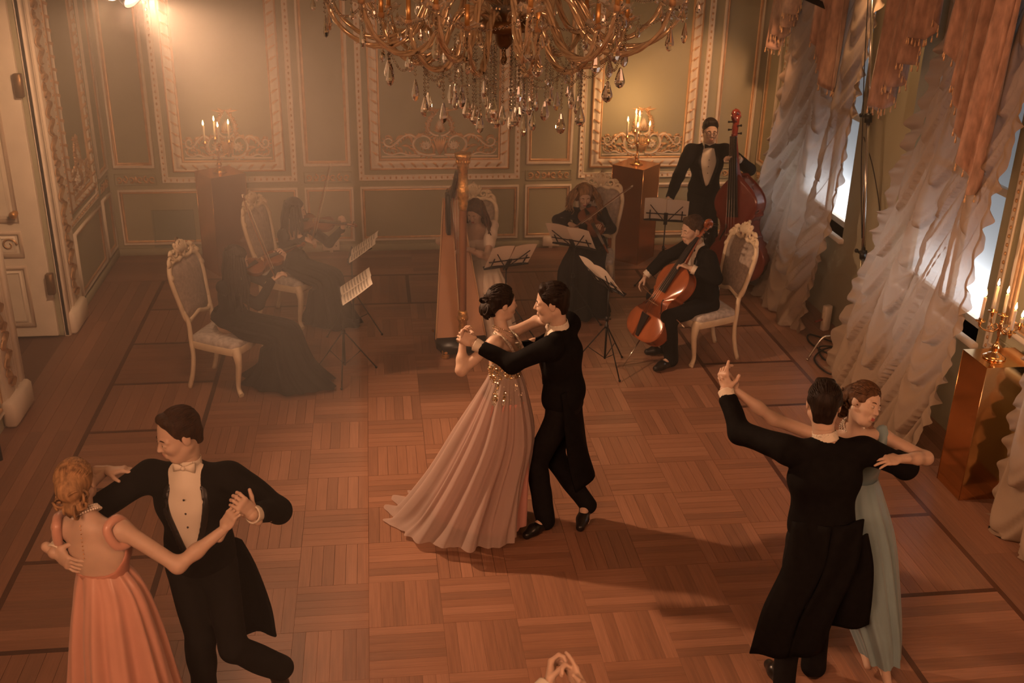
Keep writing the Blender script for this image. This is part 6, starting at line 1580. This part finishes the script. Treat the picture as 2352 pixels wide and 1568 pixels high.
fiddle('violin', 'brown violin held by the off-shoulder violinist', 'violin', .355, .205, .032, M_VAR, np.array([-.72, 9.87, 1.04]), np.array([-.135, 9.60, 1.06]), (.0, -.55, .8), .595, group='violins')
bow('bow drawn by the off-shoulder violinist', (-.59, 9.50, .96), (-.40, 9.72, 1.62), (.6, .6, 0))
# harpist
hp = dict(fem=True, group=MUS, pel=(1.0, 9.93, .57), bf=(-.2, -.98), nb=(.955, 9.78, 1.02), head=(.935, 9.70, 1.155), hf=(-.42, -.75, -.5), hu=(-.12, -.2, 1), hair=H_BROWN, brow=H_BROWN, hstyle='long', locks=dict(n=46, drop=.42, rad=.1, wave=.026, seed=8, spread=.07, base_r=.009, arc=(-.66, .72)), eyes=False, hres=.004,
          elR=(.60, 9.72, .86), wrR=(.70, 9.52, .98), hdR=((.5, -.75, .15), (.75, .3, -.4), (.5, .6, .6, .5), .3), elL=(1.03, 9.46, .78), wrL=(.85, 9.36, .89), hdL=((-.85, -.35, .15), (0, -.2, -1), (.4, .5, .5, .4), .3))
C = make_person('harpist with long curly brown hair in ivory gown', hp); bodice(C, M_WHITED, .012, .14, .14, sleeves=0.0)
for s in 'LR':
    D = SDF(.008); D.cap(C['sh'][s]+C['sp']*.01, C['sh'][s]*.45+C['el'][s]*.55, .062, .058, .02).mod(wrinkle(.005, 60, 3)); part('puff_sleeve', D, M_WHITED, C['root'], C['org'])
seated_skirt(C, M_WHITED, (-.0, -1), (1.02, 9.48, .50), (1.06, 9.36, .03), .18, 23, (.26, .24))
# curly-haired violinist
v3 = dict(fem=True, group=MUS, pel=(2.19, 10.32, .57), bf=(-.22, -.97), nb=(2.115, 10.22, 1.03), head=(2.085, 10.17, 1.17), hf=(-.05, -.88, -.46), hair=H_BLOND, brow=H_BROWN, hstyle='long', locks=dict(n=110, drop=.19, rad=.1, wave=.036, seed=9, spread=.075, base_r=.0065, arc=(-.92, .92)), hres=.004,
          elR=(1.82, 10.22, .90), wrR=(1.905, 10.00, .93), hdR=((.35, -.6, -.1), (.1, -.1, -1), (.6, .65, .65, .6), .4), elL=(2.36, 10.08, .84), wrL=(2.20, 9.90, .87), hdL=((-.35, -.55, .35), (.4, .2, .9), (.8, .85, .9, .9), .4))
C = make_person('curly blonde violinist in black long-sleeved gown facing her stand', v3); bodice(C, M_BDRESS, .013, .0, .0, sleeves=2.0)
seated_skirt(C, M_BDRESS, (-.25, -.97), (2.05, 9.93, .50), (2.06, 9.90, .03), .20, 24, (.26, .27))
fiddle('violin', 'brown violin pointing down in the curly-haired violinist\'s arms', 'violin', .355, .205, .032, M_VAR, np.array([2.075, 10.08, 1.055]), np.array([2.20, 9.66, .80]), (-.35, -.72, .6), .595, group='violins')
bow('bow drawn across by the curly-haired violinist', (1.935, 9.86, .93), (2.46, 10.02, 1.25), (.2, .5, -.7))
# cellist
cl = dict(group=MUS, pel=(2.96, 8.80, .585), bf=(-.97, -.24), nb=(2.86, 8.80, 1.06), head=(2.79, 8.785, 1.225), hf=(-.93, -.28, -.2), hair=hair_mat('hair_cropped', (.06, .038, .024)), brow=H_DARK, hres=.0038,
          elL=(2.95, 8.50, .86), wrL=(2.76, 8.60, .92), hdL=((-.75, .45, .25), (-.5, .3, -.7), (.6, .7, .7, .7), .4), elR=(2.64, 9.06, .88), wrR=(2.475, 9.06, .70), hdR=((-.5, -.05, -.8), (.6, -.5, -.4), (.5, .5, .5, .5), .4),
          knL=(2.56, 8.50, .50), anL=(2.62, 8.53, .09), toL=(2.46, 8.43, .04), knR=(2.55, 8.98, .52), anR=(2.64, 8.82, .09), toR=(2.47, 8.80, .04))
C = make_person('cellist with cropped hair in black dinner jacket on a cream chair', cl); suit(C, tie_col=M_BLACK, seed=6)
fiddle('cello', 'red-brown cello leaning against the seated cellist', 'cello', .755, .44, .115, M_CELLO, np.array([2.30, 8.585, .285]), np.array([2.92, 8.755, 1.27]), (-.80, -.42, .42), 1.22, spike=.34)
bow('cello bow held low by the cellist', (2.43, 9.02, .62), (2.62, 8.42, .50), (.5, .1, -.5))
# bassist
bs = dict(group=MUS, pel=(3.58, 10.98, .975), bf=(-.12, -.99), nb=(3.565, 10.93, 1.49), head=(3.555, 10.88, 1.655), hf=(-.10, -.97, -.12), hair=H_BLACK, brow=H_BLACK, hres=.0038,
          elL=(3.98, 10.72, 1.27), wrL=(3.77, 10.56, 1.43), hdL=((-.85, -.2, .25), (.1, -.2, -1), (.5, .6, .65, .6), .3), elR=(3.20, 10.72, 1.20), wrR=(3.06, 10.55, .97), hdR=((-.15, -.15, -.95), (.9, -.2, 0), (.6, .65, .65, .6), .4),
          anL=(3.70, 10.95, .085), toL=(3.74, 10.80, .04), anR=(3.44, 10.95, .085), toR=(3.42, 10.80, .04))
C = make_person('standing bassist with glasses in black dinner jacket by the gilded panel', bs); suit(C, tie_col=M_BLACK, seed=7)
m = MB(); w = C['w']
for s in (1, -1):
    m.tube([Vector(w(.103-.006*abs(math.cos(t)), s*.033+.024*math.cos(t), -.002+.020*math.sin(t))-C['org']) for t in np.linspace(0, 2*PI, 18, endpoint=False)], .0022, 5, closed=True)
    m.tube([Vector(w(.098, s*.057, .002)-C['org']), Vector(w(.0, s*.082, .006)-C['org'])], .002, 5)
m.tube([Vector(w(.106, .009, 0)-C['org']), Vector(w(.106, -.009, 0)-C['org'])], .002, 5); m.build('spectacles', M_EBONY, C['root'])
fiddle('double_bass', 'dark red double bass held upright by the standing bassist', 'double bass', 1.12, .66, .20, M_BASSV, np.array([3.80, 10.30, .16]), np.array([3.735, 10.63, 1.86]), (-.72, -.66, .2), 1.78, sharp=True, spike=.15)
bow('bass bow hanging from the bassist\'s lowered hand', (3.04, 10.50, .86), (3.55, 10.62, .72), (.1, .1, -1), .70)
